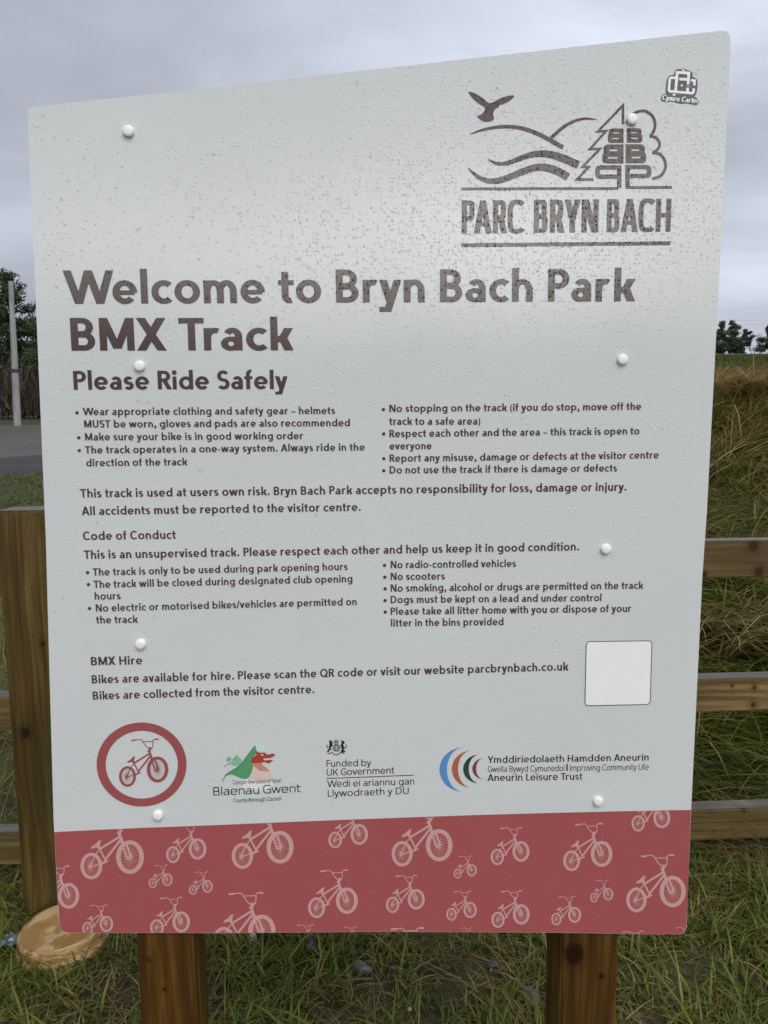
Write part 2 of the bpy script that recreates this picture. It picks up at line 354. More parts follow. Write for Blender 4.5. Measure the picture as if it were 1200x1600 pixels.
def stroke(pts, wd, closed=False):            # list of quads following a polyline; wd number or list
    P = [Vector(p) for p in pts]; n = len(P)
    W = wd if isinstance(wd, (list, tuple)) else [wd] * n
    out = []; sides = []
    for k in range(n):
        a = P[k - 1] if (k > 0 or closed) else None; b = P[(k + 1) % n] if (k < n - 1 or closed) else None
        d1 = (P[k] - a).normalized() if a is not None else None; d2 = (b - P[k]).normalized() if b is not None else None
        if d1 is None: d1 = d2
        if d2 is None: d2 = d1
        n1, n2 = Vector((-d1.y, d1.x)), Vector((-d2.y, d2.x)); nn = n1 + n2
        if nn.length < 0.3: nn = n2
        nn.normalize(); s = W[k] / 2 / max(0.45, nn.dot(n2)); sides.append((P[k] + nn * s, P[k] - nn * s))
    for k in range(n if closed else n - 1):
        a, b = sides[k], sides[(k + 1) % n]; out.append([tuple(a[0]), tuple(a[1]), tuple(b[1]), tuple(b[0])])
    return out
def ell(cx, cy, rx, ry, n=40):
    return [(cx + rx * math.cos(2 * math.pi * k / n), cy + ry * math.sin(2 * math.pi * k / n)) for k in range(n)]
def ring(cx, cy, rx, ry, ix, iy, n=48, icx=None, icy=None):
    a = ell(cx, cy, rx, ry, n); b = ell(icx if icx is not None else cx, icy if icy is not None else cy, ix, iy, n)
    return [[a[k], a[(k + 1) % n], b[(k + 1) % n], b[k]] for k in range(n)]
def smooth(pts, it=2, closed=False):
    for _ in range(it):
        q = []
        n = len(pts)
        if not closed: q.append(pts[0])
        for k in range(n if closed else n - 1):
            a, b = pts[k], pts[(k + 1) % n]
            q += [(a[0] * .75 + b[0] * .25, a[1] * .75 + b[1] * .25), (a[0] * .25 + b[0] * .75, a[1] * .25 + b[1] * .75)]
        if not closed: q.append(pts[-1])
        pts = q
    return pts
def flat(name, items, mat, parent, lift):     # items: list of (verts2d in board metres, tris)
    V, Fc = [], []
    for vs, ts in items:
        b = len(V); V += [(x, YB - lift, z) for x, z in vs]
        for t in ts:
            p = [vs[i] for i in t]
            a = (p[1][0] - p[0][0]) * (p[2][1] - p[0][1]) - (p[2][0] - p[0][0]) * (p[1][1] - p[0][1])
            if len(t) > 3 or abs(a) > 1e-12: Fc.append(tuple(b + i for i in (t if a > 0 else t[::-1])))
    return link(name, mesh_py(name, V, Fc), mat, parent)
def art(name, polys, mat, parent, lift, off=(0, 0), s=1.0):   # polys in zoom coordinates -> photo px -> board
    vs, ts = union(polys)
    return flat(name, [([pt(off[0] + x / s, off[1] + y / s) for x, y in vs], ts)], mat, parent, lift)

# lettering: every glyph is built from bars, slants and bowls; cap height is 1
class Font:
    def __init__(s, tv=0.185, th=0.155, xh=0.69, n=2.0, asc=1.04, wide=1.0, sb=0.085):
        s.tv, s.th, s.xh, s.n, s.asc, s.sb, s.wide = tv, th, xh, n, asc, sb, wide; s.cache = {}
    def arc(s, cx, cy, rx, ry, a0, a1, tv=None, th=None, k=None):
        tv = s.tv if tv is None else tv; th = s.th if th is None else th
        k = k or max(4, int(abs(a1 - a0) / 14)); e = 2.0 / s.n
        def p(a, x, y):
            c, q = math.cos(math.radians(a)), math.sin(math.radians(a))
            return (cx + math.copysign(abs(c) ** e, c) * x, cy + math.copysign(abs(q) ** e, q) * y)
        A = [a0 + (a1 - a0) * j / k for j in range(k + 1)]
        return [[p(A[j], rx, ry), p(A[j + 1], rx, ry), p(A[j + 1], rx - tv, ry - th), p(A[j], rx - tv, ry - th)] for j in range(k)]
    def glyph(s, ch):
        if ch in s.cache: return s.cache[ch]
        tv, th, xh, asc = s.tv, s.th, s.xh, s.asc; A = s.arc; k = s.wide
        dw = tv * 1.13; G = []; sl = sr = s.sb
        def R(x0, y0, x1, y1): G.append([(x0, y0), (x1, y0), (x1, y1), (x0, y1)])
        def D(x0, y0, x1, y1, w=dw): G.append([(x0, y0), (x0 + w, y0), (x1 + w, y1), (x1, y1)])
        def half(x0, y0, y1, W):              # bowl of B, D, P, R
            ry = (y1 - y0) / 2; rx = min(ry * 1.05, W - x0 - 0.05); cx = W - rx
            R(x0, y0, cx, y0 + th); R(x0, y1 - th, cx, y1); G.extend(A(cx, y0 + ry, rx, ry, -90, 90))
        if ch == ' ': W = 0.34; sl = sr = 0
        elif ch in 'bdpqg':
            W = 0.74 * k; G += A(W / 2, xh / 2, W / 2, xh / 2 + .01, 0, 360)
            if ch == 'b': R(0, 0, tv, asc)
            if ch == 'd': R(W - tv, 0, W, asc)
            if ch == 'p': R(0, -.3, tv, xh)
            if ch == 'q': R(W - tv, -.3, W, xh)
            if ch == 'g': R(W - tv, -.03, W, xh); G += A(W / 2, -.03, W / 2, .28, 0, -140)
        elif ch == 'o': W = 0.76 * k; G += A(W / 2, xh / 2, W / 2, xh / 2 + .015, 0, 360); sl = sr = s.sb * .65
        elif ch == 'e':
            W = 0.73 * k; G += A(W / 2, xh / 2, W / 2, xh / 2 + .015, -4, 318); R(tv * .5, xh / 2 - th * .48, W - tv * .35, xh / 2 + th * .32); sl = sr = s.sb * .65
        elif ch == 'c': W = 0.62 * k; rx = .37 * k; G += A(rx, xh / 2, rx, xh / 2 + .015, 48, 312); sl = s.sb * .65; sr = s.sb * .3
        elif ch in 'nhmru':
            a = .64 * k if ch != 'm' else .60 * k; ry = min(.33, a * .55)
            if ch == 'u':
                W = a; R(a - tv, 0, a, xh); R(0, ry, tv, xh); G += A(a / 2, ry, a / 2, ry + .012, 180, 360)
            else:
                R(0, 0, tv, asc if ch == 'h' else xh)
                if ch == 'r': W = .46 * k; G += A(a / 2, xh - ry, a / 2, ry + .012, 64, 180); sr = .035
                else:
                    G += A(a / 2, xh - ry, a / 2, ry + .012, 0, 180); R(a - tv, 0, a, xh - ry); W = a
                    if ch == 'm':
                        x = a - tv; G += A(x + a / 2, xh - ry, a / 2, ry + .012, 0, 180); R(x + a - tv, 0, x + a, xh - ry); W = x + a
        elif ch == 'a':
            W = .62 * k; R(W - tv, 0, W, xh - .27); G += A(W - .28 * k, xh - .27, .28 * k, .285, 0, 148)
            hb = .22; G += A(W * .47, hb - .012, W * .47, hb, 0, 360, tv, th * .86)
            R(W * .47, 2 * hb - .012 - th * .86, W - tv * .5, 2 * hb - .012)
            sl = s.sb * .6
        elif ch == 's' or ch == 'S':
            H = xh if ch == 's' else 1.0; W = (.53 if ch == 's' else .66) * k; ry = (H / 2 + th / 2) / 2 + .006
            G += A(W / 2, H - ry + .012, W / 2 * .97, ry, 32, 270); G += A(W / 2, ry - .012, W / 2, ry, 90, -148); sl = sr = s.sb * .6
        elif ch == 't': W = .47 * k; R(.1, .2, .1 + tv, .93); G += A(.1 + .26 * k, .2, .26 * k, .212, 180, 285); R(0, xh - th * .9, W, xh); sl = sr = s.sb * .3
        elif ch == 'f': W = .46 * k; R(.1, 0, .1 + tv, asc - .22); G += A(.1 + .25 * k, asc - .22, .25 * k, .23, 180, 72); R(0, xh - th * .9, .44 * k, xh); sl = sr = s.sb * .2
        elif ch == 'l': W = tv; R(0, 0, tv, asc)
        elif ch in 'ij':
            W = tv; R(0, 0 if ch == 'i' else -.1, tv, xh); G.append(ell(tv / 2, .90, tv * .62, tv * .62, 12))
            if ch == 'j': G += A(tv - .2, -.1, .2, .2, 0, -95)
        elif ch == 'k': W = .66 * k; R(0, 0, tv, asc); D(tv - .06, .25, .40 * k, xh, dw * 1.08); D(W - dw * 1.12, 0, .19 * k, .45, dw * 1.12); sr = 0
        elif ch in 'vy':
            W = .68 * k; b = (W - dw) / 2; t = W - dw; D(b, 0, 0, xh)
            if ch == 'v': D(b, 0, t, xh)
            else:
                q = -.29; D(b + (t - b) * q / xh, q, t, xh); R(.0, q + .004, b + (t - b) * q / xh + dw * .55, q + th * .9)
            sl = sr = 0
        elif ch == 'w':
            W = 1.06 * k; u = (W - dw) / 4
            D(u, 0, 0, xh); D(u, 0, 2 * u, xh); D(3 * u, 0, 2 * u, xh); D(3 * u, 0, 4 * u, xh); sl = sr = 0
        elif ch == 'x': W = .66 * k; D(0, 0, W - dw, xh); D(W - dw, 0, 0, xh); sl = sr = 0
        elif ch == 'z': W = .56 * k; R(0, 0, W, th); R(0, xh - th, W, xh); D(0, th * .9, W - dw, xh - th * .9)
        elif ch == 'W':
            W = 1.48 * k; u = (W - dw) / 4; D(u, 0, 0, 1); D(u, 0, 2 * u, 1); D(3 * u, 0, 2 * u, 1); D(3 * u, 0, 4 * u, 1); sl = sr = 0
        elif ch == 'B': W = .68 * k; R(0, 0, tv, 1); half(0, .5 - th * .42, 1, W * .94); half(0, 0, .5 + th * .42, W)
        elif ch == 'P': W = .66 * k; R(0, 0, tv, 1); half(0, .40, 1, W); sr = s.sb * .4
        elif ch == 'R': W = .70 * k; R(0, 0, tv, 1); half(0, .42, 1, W * .95); D(W - dw * .9, 0, .24 * k, .46, dw * 1.05); sr = s.sb * .2
        elif ch == 'D': W = .84 * k; R(0, 0, tv, 1); half(0, 0, 1, W)
        elif ch == 'M': W = .98 * k; R(0, 0, tv, 1); R(W - tv, 0, W, 1); c = (W - dw) / 2; D(c, .06, .0, 1); D(c, .06, W - dw, 1)
        elif ch == 'X': W = .84 * k; D(0, 0, W - dw * 1.1, 1, dw * 1.1); D(W - dw * 1.1, 0, 0, 1, dw * 1.1); sl = sr = 0
        elif ch == 'T': W = .72 * k; R(0, 1 - th, W, 1); R(W / 2 - tv / 2, 0, W / 2 + tv / 2, 1); sl = sr = .02
        elif ch == 'A': W = .92 * k; c = (W - dw) / 2; D(0, 0, c, 1); D(W - dw, 0, c, 1); R(W * .2, .22, W * .8, .22 + th * .9); sl = sr = 0
        elif ch == 'N': W = .84 * k; R(0, 0, tv, 1); R(W - tv, 0, W, 1); D(W - dw * 1.15, 0, 0, 1, dw * 1.15)
        elif ch in 'CGOQ':
            rx = .48 * k; lo, hi = (0, 360) if ch in 'OQ' else (46, 314); G += A(rx, .5, rx, .512, lo, hi)
            W = 2 * rx if ch in 'OQ' else .84 * k
            if ch == 'G': R(W - tv, .1, W, .52); R(W - .36 * k, .52 - th, W, .52)
            if ch == 'Q': D(W - .2, -.04, W - .48, .3, dw)
            sl = s.sb * .6; sr = s.sb * .5
        elif ch == 'H': W = .80 * k; R(0, 0, tv, 1); R(W - tv, 0, W, 1); R(0, .5 - th / 2, W, .5 + th / 2)
        elif ch == 'U': W = .78 * k; r = W / 2; ry = min(r, .42); R(0, ry, tv, 1); R(W - tv, ry, W, 1); G += A(r, ry, r, ry + .012, 180, 360)
        elif ch == 'K': W = .76 * k; R(0, 0, tv, 1); D(tv - .05, .36, W - dw * 1.1, 1, dw * 1.05); D(W - dw * 1.1, 0, .2 * k, .62, dw * 1.1); sr = 0
        elif ch == 'Y': W = .80 * k; c = (W - tv) / 2; R(c, 0, c + tv, .42); D(c - (dw - tv) / 2, .38, 0, 1); D(c - (dw - tv) / 2, .38, W - dw, 1); sl = sr = 0
        elif ch == 'L': W = .54 * k; R(0, 0, tv, 1); R(0, 0, W, th); sr = .03
        elif ch == 'F': W = .56 * k; R(0, 0, tv, 1); R(0, 1 - th, W, 1); R(0, .46, W * .92, .46 + th); sr = .03
        elif ch == 'I': W = tv; R(0, 0, tv, 1)
        elif ch == 'V': W = .84 * k; c = (W - dw) / 2; D(c, 0, 0, 1); D(c, 0, W - dw, 1); sl = sr = 0
        elif ch == '.': W = tv * 1.2; G.append(ell(W / 2, W / 2, W / 2, W / 2, 12))
        elif ch == ',': W = tv * 1.2; D(0, -.17, tv * .4, .12, tv); R(tv * .1, 0, W, W)
        elif ch == '-': W = .32; R(0, .26, W, .26 + th * .85)
        elif ch == '\u2013': W = .52; R(0, .27, W, .27 + th * .8)
        elif ch == '(': W = .26; G += A(.42, .36, .42, .68, 128, 232, tv * .8, 0)
        elif ch == ')': W = .26; G += A(-.16, .36, .42, .68, -52, 52, tv * .8, 0)
        elif ch == '/': W = .44; D(0, -.08, W - tv * .8, 1.02, tv * .8); sl = sr = 0
        elif ch == '|': W = tv; R(0, -.15, tv, 1.05)
        else: raise ValueError(ch)
        vs, ts = union(G) if G else ([], [])
        s.cache[ch] = (vs, ts, W, sl, sr); return s.cache[ch]
    KERN = {'We': -.10, 'Tr': -.10, 'Wa': -.08, 'To': -.08, 'Yo': -.06, 'ra': -.05, 'AC': -.02, 'PA': -.06, 'rk': .03, 'Al': -.0}
    def line(s, text, p0, p1, cap, slant=0.0, track=0.0):   # p0,p1: photo px of the baseline ends; cap in px
        x = 0; out = []; first = True
        for q, ch in enumerate(text):
            vs, ts, W, sl, sr = s.glyph(ch)
            x += (0 if first else sl + track) + (s.KERN.get(text[q - 1:q + 1], 0) if q else 0); first = False
            out.append((vs, ts, x)); x += W + sr; end = x - sr
        a, b = Vector(pt(*p0)), Vector(pt(*p1)); e = (b - a) / end
        mid = ((p0[0] + p1[0]) / 2, (p0[1] + p1[1]) / 2); u = Vector(pt(mid[0], mid[1] - cap)) - Vector(pt(*mid)); u = Vector((-e.y * 0 , u.length))
        s.ratio = e.length / u.length
        return [([tuple(a + e * (x0 + vx + slant * vy) + u * vy) for vx, vy in vs], ts) for vs, ts, x0 in out if ts]

AV = Font(0.210, 0.170, 0.69, sb=.062)
BODY = Font(0.208, 0.168, 0.70, sb=.075)

# ---------------------------------------------------------------- the sign
sign = tag(empty('information_sign', (0, YB, 0)), 'large white park notice board with brown lettering and a red bicycle band', 'sign')
outline = [(46, 167.5), (400, 129), (900, 73), (1124, 48.3), (1134, 48.8), (1139.5, 53), (1141.3, 62), (1141, 82), (1125.7, 400), (1122.4, 460), (1104.5, 800), (1097.5, 900), (1080, 1264), (1074.4, 1400), (1073, 1448), (1070.5, 1456), (1064, 1459.8),
           (1000, 1459.5), (860, 1457.2), (600, 1455.8), (350, 1458), (104, 1457.5), (96, 1454), (92.5, 1446), (91, 1420), (83.8, 1283), (71.5, 840), (53, 400), (42.6, 171), (43.4, 168)]
def slab(name, pts2, y0, y1, mf, me_, parent):
    n = len(pts2); V = [(x, y0, z) for x, z in pts2] + [(x, y1, z) for x, z in pts2]
    vs, ts = union([pts2]); 
    base = len(V); V += [(x, y0, z) for x, z in vs]; b2 = len(V); V += [(x, y1, z) for x, z in vs]
    Fc = []
    for t in ts:
        p = [vs[i] for i in t]; a = (p[1][0] - p[0][0]) * (p[2][1] - p[0][1]) - (p[2][0] - p[0][0]) * (p[1][1] - p[0][1])
        t = t if a > 0 else t[::-1]; Fc.append(tuple(base + i for i in t)); Fc.append(tuple(b2 + i for i in t[::-1]))
    nf = len(Fc)
    for k in range(n):
        Fc.append((k, (k + 1) % n, n + (k + 1) % n, n + k))
    me = mesh_py(name, V, Fc); me.materials.append(mf); me.materials.append(me_)
    for k in range(nf, len(Fc)): me.polygons[k].material_index = 1
    return link(name, me, None, parent)
O2 = [pt(*p) for p in outline]
panel = slab('panel', O2, YB, YB + 0.004, M['panel'], M['edge'], sign)

def box_bevel(name, x0, x1, y0, y1, z0, z1, mat, parent, bev=0.004, jit=0.0, top=None):
    import bmesh
    bm = bmesh.new(); bmesh.ops.create_cube(bm, size=1)
    for v in bm.verts:
        v.co = Vector(((x0 + x1) / 2 + v.co.x * (x1 - x0), (y0 + y1) / 2 + v.co.y * (y1 - y0), (z0 + z1) / 2 + v.co.z * (z1 - z0)))
    bmesh.ops.bevel(bm, geom=bm.edges[:], offset=bev, segments=2, affect='EDGES')
    me = bpy.data.meshes.new(name); bm.to_mesh(me); bm.free()
    me.materials.append(mat)
    if top is not None:
        me.materials.append(top)
        for p in me.polygons:
            if p.normal.z > 0.9: p.material_index = 1
    return link(name, me, None, parent)
for (l, r) in ((213, 302), (877, 967)):
    yp = YB + 0.005
    a = ray(l, 1465); b = ray(r, 1465)
    box_bevel('sign_post', a[0] / a[1] * yp, b[0] / b[1] * yp, yp, yp + 0.09, -0.3, 1.72, M['sign_post'], sign)

# screw caps
def cap_mesh():
    prof = [(0.0078, 0.0), (0.0078, 0.0030), (0.0075, 0.0042), (0.0067, 0.0051), (0.0050, 0.0057), (0.0026, 0.0060), (0.0, 0.0061)]
    n = 24; V = []; Fc = []
    for r, h in prof[:-1]:
        V += [(r * math.cos(2 * math.pi * k / n), -h, r * math.sin(2 * math.pi * k / n)) for k in range(n)]
    V.append((0, -prof[-1][1], 0))
    for j in range(len(prof) - 2):
        for k in range(n): Fc.append((j * n + k, j * n + (k + 1) % n, (j + 1) * n + (k + 1) % n, (j + 1) * n + k))
    j = len(prof) - 2
    for k in range(n): Fc.append((j * n + k, j * n + (k + 1) % n, len(V) - 1))
    return mesh_py('screw_cap', V, Fc, True)
cm = cap_mesh()
CAPS = [(201, 206), (987, 187.5), (218.5, 572), (972, 562), (946, 857.5), (220, 1006), (247, 1273), (934, 1251)]
for p in CAPS:
    x, z = pt(*p); o = link('screw_cap', cm, M['cap'], sign); o.location = (x, YB, z)

# red band
topE = [(85, 1300), (150, 1296.6), (215, 1293.6), (330, 1289.3), (460, 1283.8), (600, 1278.4), (730, 1273.8), (860, 1270), (980, 1267.2), (1079.4, 1265.3)]
botE = [(1074.2, 1400), (1072.4, 1447.5), (1070, 1455.4), (1063.8, 1459.2), (1000, 1458.9), (860, 1456.6), (600, 1455.2), (350, 1457.4), (104.3, 1456.9), (96.6, 1453.5), (93.1, 1445.8), (91.6, 1420)]
band = art('lower_band', [topE + botE], M['band'], sign, 0.0004)
band['label'] = 'dull red band along the foot of the panel'

# the bicycle drawing, in its own drawing units
def bike_polys():
    P = []
    P += ring(263, 933, 175, 212, 118, 162, 40); P += ring(880, 790, 223, 268, 149, 203, 48)
    for k in range(22):
        a = 2 * math.pi * k / 22; P += stroke([(240, 945), (263 + 130 * math.cos(a), 933 + 175 * math.sin(a))], 5)
        P += stroke([(882, 790), (880 + 160 * math.cos(a + .1), 790 + 215 * math.sin(a + .1))], 6)
    P.append(ell(240, 945, 24, 24, 12))
    P += stroke([(340, 192), (400, 189), (440, 182)], 30) + stroke([(435, 182), (530, 172), (560, 190), (600, 250), (650, 320), (690, 352), (730, 352), (772, 342), (784, 300), (786, 195), (800, 176), (835, 165)], 18) + stroke([(830, 164), (905, 171)], 30)
    P += stroke([(588, 218), (784, 215)], 16)
    P.append([(700, 330), (750, 330), (765, 365), (738, 400), (740, 440), (695, 440), (665, 405), (690, 382), (716, 362)])
    P.append([(698, 430), (738, 430), (772, 520), (760, 565), (722, 545)])
    P += stroke([(718, 462), (385, 668)], 36) + stroke([(742, 500), (478, 838)], 36) + stroke([(382, 630), (492, 850)], 28)
    P.append([(255, 630), (330, 580), (375, 530), (420, 512), (408, 560), (400, 610), (405, 660), (375, 665), (362, 642), (330, 635), (280, 655), (260, 650)])
    P += stroke([(385, 680), (330, 745), (242, 945)], 20) + stroke([(235, 950), (430, 882), (490, 850)], 20)
    P.append([(400, 892), (440, 866), (530, 838), (542, 855), (500, 880), (430, 910)])
    P.append([(735, 535), (785, 535), (840, 580), (775, 640), (728, 625)])
    P += stroke([(762, 610), (838, 825)], 34) + stroke([(822, 590), (905, 795)], 38) + stroke([(835, 828), (895, 788)], 26)
    return P
BV, BT = union(bike_polys())
def bike(rear, s, mat, parent, lift, name, clip=None, anchor=(263, 933)):
    vs = [(rear[0] + (x - anchor[0]) * s, rear[1] + (y - anchor[1]) * s) for x, y in BV]
    items = []
    if clip is None: items.append(([pt(*v) for v in vs], BT))
    else:
        out = []
        for t in BT:
            p = [vs[i] for i in t]
            for (a, b, c) in clip:              # keep a*x+b*y+c >= 0
                q = []
                for k in range(len(p)):
                    u, v = p[k], p[(k + 1) % len(p)]; du = a * u[0] + b * u[1] + c; dv = a * v[0] + b * v[1] + c
                    if du >= 0: q.append(u)
                    if du * dv < 0: f = du / (du - dv); q.append((u[0] + f * (v[0] - u[0]), u[1] + f * (v[1] - u[1])))
                p = q
                if len(p) < 3: break
            if len(p) >= 3: out.append(p)
        V2 = []; T2 = []
        for p in out: T2.append(tuple(range(len(V2), len(V2) + len(p)))); V2 += [pt(*q) for q in p]
        if not T2: return None
        items.append((V2, T2))
    return flat(name, items, mat, parent, lift)
def yline(E, x):
    xs_ = [e[0] for e in E]; return float(np.interp(x, xs_, [e[1] for e in E]))
botL = sorted([(1000, 1458.9), (1063, 1459), (860, 1456.6), (600, 1455.2), (350, 1457.4), (100, 1456.9)])
bikes = []
def zb(ox, oy, sc_, lst):
    for rx, ry, fx in lst: bikes.append(((ox + rx / sc_, oy + ry / sc_), (fx - rx) / 617 / sc_))
zb(80, 1270, 4.4444, [(280, 368, 548), (847, 289, 1017), (706, 487, 807), (985, 533, 1086), (-83, 622, 122), (254, 800, 384), (735, 795, 903)])
zb(330, 1270, 4.4444, [(217, 298, 478), (861, 187, 1028), (88, 881, 352), (732, 657, 942)])
zb(590, 1270, 4.4444, [(170, 283, 427), (555, 420, 653), (831, 305, 995), (104, 637, 268), (513, 703, 642), (835, 741, 997)])
zb(860, 1270, 5.4545, [(180, 407, 435), (747, 88, 948), (732, 740, 1040), (50, 903, 205), (371, 720, 491)])
for ox, oy, sc_, bx, by, wd in ((330, 1270, 4.4444, 597, 780, 115), (330, 1270, 4.4444, 920, 794, 92), (590, 1270, 4.4444, 90, 808, 232), (590, 1270, 4.4444, 580, 800, 80), (860, 1270, 5.4545, 612, 1014, 180), (860, 1270, 5.4545, 1070, 977, 118)):
    s_ = wd / 570 / sc_; bikes.append(((ox + bx / sc_ + (263 - 338) * s_, oy + by / sc_ + (933 - 192) * s_), s_))
for (r, s_) in bikes:
    xc = r[0] + 310 * s_; xc = min(max(xc, 100), 1070)
    y0, y1 = yline(topE, xc - 30), yline(topE, xc + 30); k = (y1 - y0) / 60; yt = (y0 + y1) / 2 + .6
    y0, y1 = yline(botL, xc - 30), yline(botL, xc + 30); kb = (y1 - y0) / 60; yb = (y0 + y1) / 2 - .4
    clip = [(-k, 1, -yt + k * xc), (kb, -1, yb - kb * xc), (1, -.045, -84.5 + .045 * 1283 - .6), (-1, -.0385, 1079.6 + .0385 * 1264 - .6)]
    if r[0] > 1040: clip.append((-1, -1, 1070 + 1456 - .5))
    bike(r, s_, M['pink'], band, 0.0007, 'bicycle_print', clip)

# lettering of the sign, line by line from the artwork: text, baseline start, baseline end, cap height
def text_part(name, font, rows, mat=M['ink'], parent=sign, lift=0.0004, dots=(), slant=0.0):
    items = []
    for tx, p0, p1, cap in rows:
        items += font.line(tx, p0, p1, cap, slant)
        if DEBUG: print('ratio %.3f' % font.ratio, tx[:30])
    for (x, y, r) in dots: items.append(([pt(*q) for q in ell(x, y, r, r, 14)], [tuple(range(14))]))
    return flat(name, items, mat, parent, lift)
DEBUG = False
text_part('heading', AV, [('Welcome to Bryn Bach Park', (100.8, 475), (992.3, 470.7), 51.5)])
text_part('heading', AV, [('BMX Track', (112, 548), (459, 547.5), 51)])
text_part('subheading', AV, [('Please Ride Safely', (115.6, 609), (450, 607.9), 29.3)])
c1 = 11.6
text_part('bullet_list', BODY, [('Wear appropriate clothing and safety gear \u2013 helmets', (129.6, 648.8), (523.8, 647), c1),
    ('MUST be worn, gloves and pads are also recommended', (131.8, 668.3), (547, 666), c1),
    ('Make sure your bike is in good working order', (133.2, 688.3), (474, 686.3), c1),
    ('The track operates in a one-way system. Always ride in the', (133.3, 708.8), (570, 704), c1),
    ('direction of the track', (135, 728.8), (293, 727), c1)], dots=[(120.4, 645, 2.7), (123.3, 684, 2.7), (124, 704, 2.7)])
text_part('bullet_list', BODY, [('No stopping on the track (if you do stop, move off the', (608.3, 644), (1001.7, 640.4), c1),
    ('track to a safe area)', (608, 664), (750.4, 663.5), c1),
    ('Respect each other and the area \u2013 this track is open to', (608.3, 683.3), (999, 678.8), c1),
    ('everyone', (608.7, 702.5), (674.6, 702), c1),
    ('Report any misuse, damage or defects at the visitor centre', (608.7, 721.7), (1029, 716.3), c1),
    ('Do not use the track if there is damage or defects', (608.7, 740), (964, 736.7), c1)],
    dots=[(599, 640, 2.7), (599.6, 678, 2.7), (599.6, 716.7, 2.7), (599.6, 735.5, 2.7)])
text_part('paragraph', BODY, [('This track is used at users own risk. Bryn Bach Park accepts no responsibility for loss, damage or injury.', (125.8, 777.5), (978.7, 766.7), 13.3),
    ('All accidents must be reported to the visitor centre.', (128, 805), (563.7, 798.3), 13.2)])
text_part('subheading', BODY, [('Code of Conduct', (130, 843.9), (275.4, 841.7), 13.3)])
text_part('paragraph', BODY, [('This is an unsupervised track. Please respect each other and help us keep it in good condition.', (131.7, 873.3), (904.6, 860), 13.2)])
text_part('bullet_list', BODY, [('The track is only to be used during park opening hours', (145.4, 899.6), (543.3, 890.6), c1),
    ('The track will be closed during designated club opening', (146.7, 918.8), (550.8, 909.6), c1), ('hours', (148.3, 937), (188.8, 936.2), c1),
    ('No electric or motorised bikes/vehicles are permitted on', (150, 955.8), (557.5, 945.4), c1), ('the track', (150.4, 974.2), (215.8, 973), c1)],
    dots=[(137, 894.6, 2.7), (138.3, 913.3, 2.7), (140, 950.6, 2.7)])
text_part('bullet_list', BODY, [('No radio-controlled vehicles', (610.4, 888), (806.2, 885.8), c1), ('No scooters', (610.4, 906.3), (695, 905.7), c1),
    ('No smoking, alcohol or drugs are permitted on the track', (610.4, 924.6), (1005, 920), c1), ('Dogs must be kept on a lead and under control', (610.4, 942.5), (939.6, 939.2), c1),
    ('Please take all litter home with you or dispose of your', (610.4, 960.8), (986.2, 956), c1), ('litter in the bins provided', (610.8, 979), (786.7, 976.7), c1)],
    dots=[(600.8, 883.3, 2.7), (601.3, 901.7, 2.7), (601.7, 920, 2.7), (601.7, 938.3, 2.7), (602, 956.3, 2.7)])
text_part('subheading', BODY, [('BMX Hire', (142.5, 1039.6), (222.9, 1037.8), 13.2)])
text_part('paragraph', BODY, [('Bikes are available for hire. Please scan the QR code or visit our website parcbrynbach.co.uk', (143.8, 1068), (888, 1047.3), 13),
    ('Bikes are collected from the visitor centre.', (145.4, 1093.3), (491.3, 1083), 13)])

# blank white square with a thin rule
def rrect(q, r):                                # rounded quad, px
    out = []
    for k in range(4):
        p, a, b = Vector(q[k]), Vector(q[k - 1]), Vector(q[(k + 1) % 4]); d1 = (a - p).normalized() * r; d2 = (b - p).normalized() * r
        for t in (0, .25, .5, .75, 1): out.append(tuple(p + d1 * (1 - t) ** 2 + d2 * t ** 2))
    return out
qr = rrect([(916, 1002.4), (1018.6, 1001), (1015.6, 1100.4), (913.8, 1102.6)], 6)
sq = art('white_square', [qr], M['white_ink'], sign, 0.0004); art('square_rule', stroke(qr, 1.1, True), M['black_ink'], sq, 0.0006)

# park logo
Z1 = dict(off=(680, 80), s=2.4)
logo = art('park_logo', [[(98, 511.5), (600, 510), (686, 509.5), (686, 519.5), (600, 520), (98, 521.5)], [(714, 506), (888, 505.5), (888, 515.5), (714, 516)],
    [(97, 720.5), (881, 713), (881, 727), (97, 734.5)]], M['ink'], sign, 0.0004, **Z1)
art('bird_emblem', [smooth([(120, 149), (150, 158), (182, 178), (198, 195), (214, 194), (240, 178), (270, 168), (299, 164), (288, 181), (262, 197), (236, 204), (240, 211), (226, 214), (219, 226), (216, 238), (223, 254), (205, 265), (180, 265), (154, 245), (172, 238), (186, 224), (187, 210), (160, 195), (140, 178)], 1, True)], M['ink'], logo, 0.0004, **Z1)
def wave(pts, ws):
    p = smooth([(a, b) for a, b in pts], 2); n = len(p); return stroke(p, [float(np.interp(k / (n - 1), np.linspace(0, 1, len(ws)), ws)) for k in range(n)])
art('hill_emblem', wave([(130, 312), (180, 293), (240, 283), (300, 283), (360, 298), (420, 327), (479, 361)], [2, 9, 13, 15, 16, 18])
    + wave([(434, 326), (474, 288), (518, 262), (560, 251), (607, 257)], [14, 13, 11, 8, 1])
    + wave([(196, 405), (235, 424), (275, 420), (322, 400), (370, 385), (420, 384), (472, 398), (537, 427)], [1, 12, 17, 21, 26, 30, 30])
    + wave([(122, 437), (160, 473), (200, 489), (250, 484), (310, 459), (360, 439), (405, 433), (450, 445), (498, 472)], [1, 15, 22, 24, 27, 30, 30]), M['ink'], logo, 0.0004, **Z1)
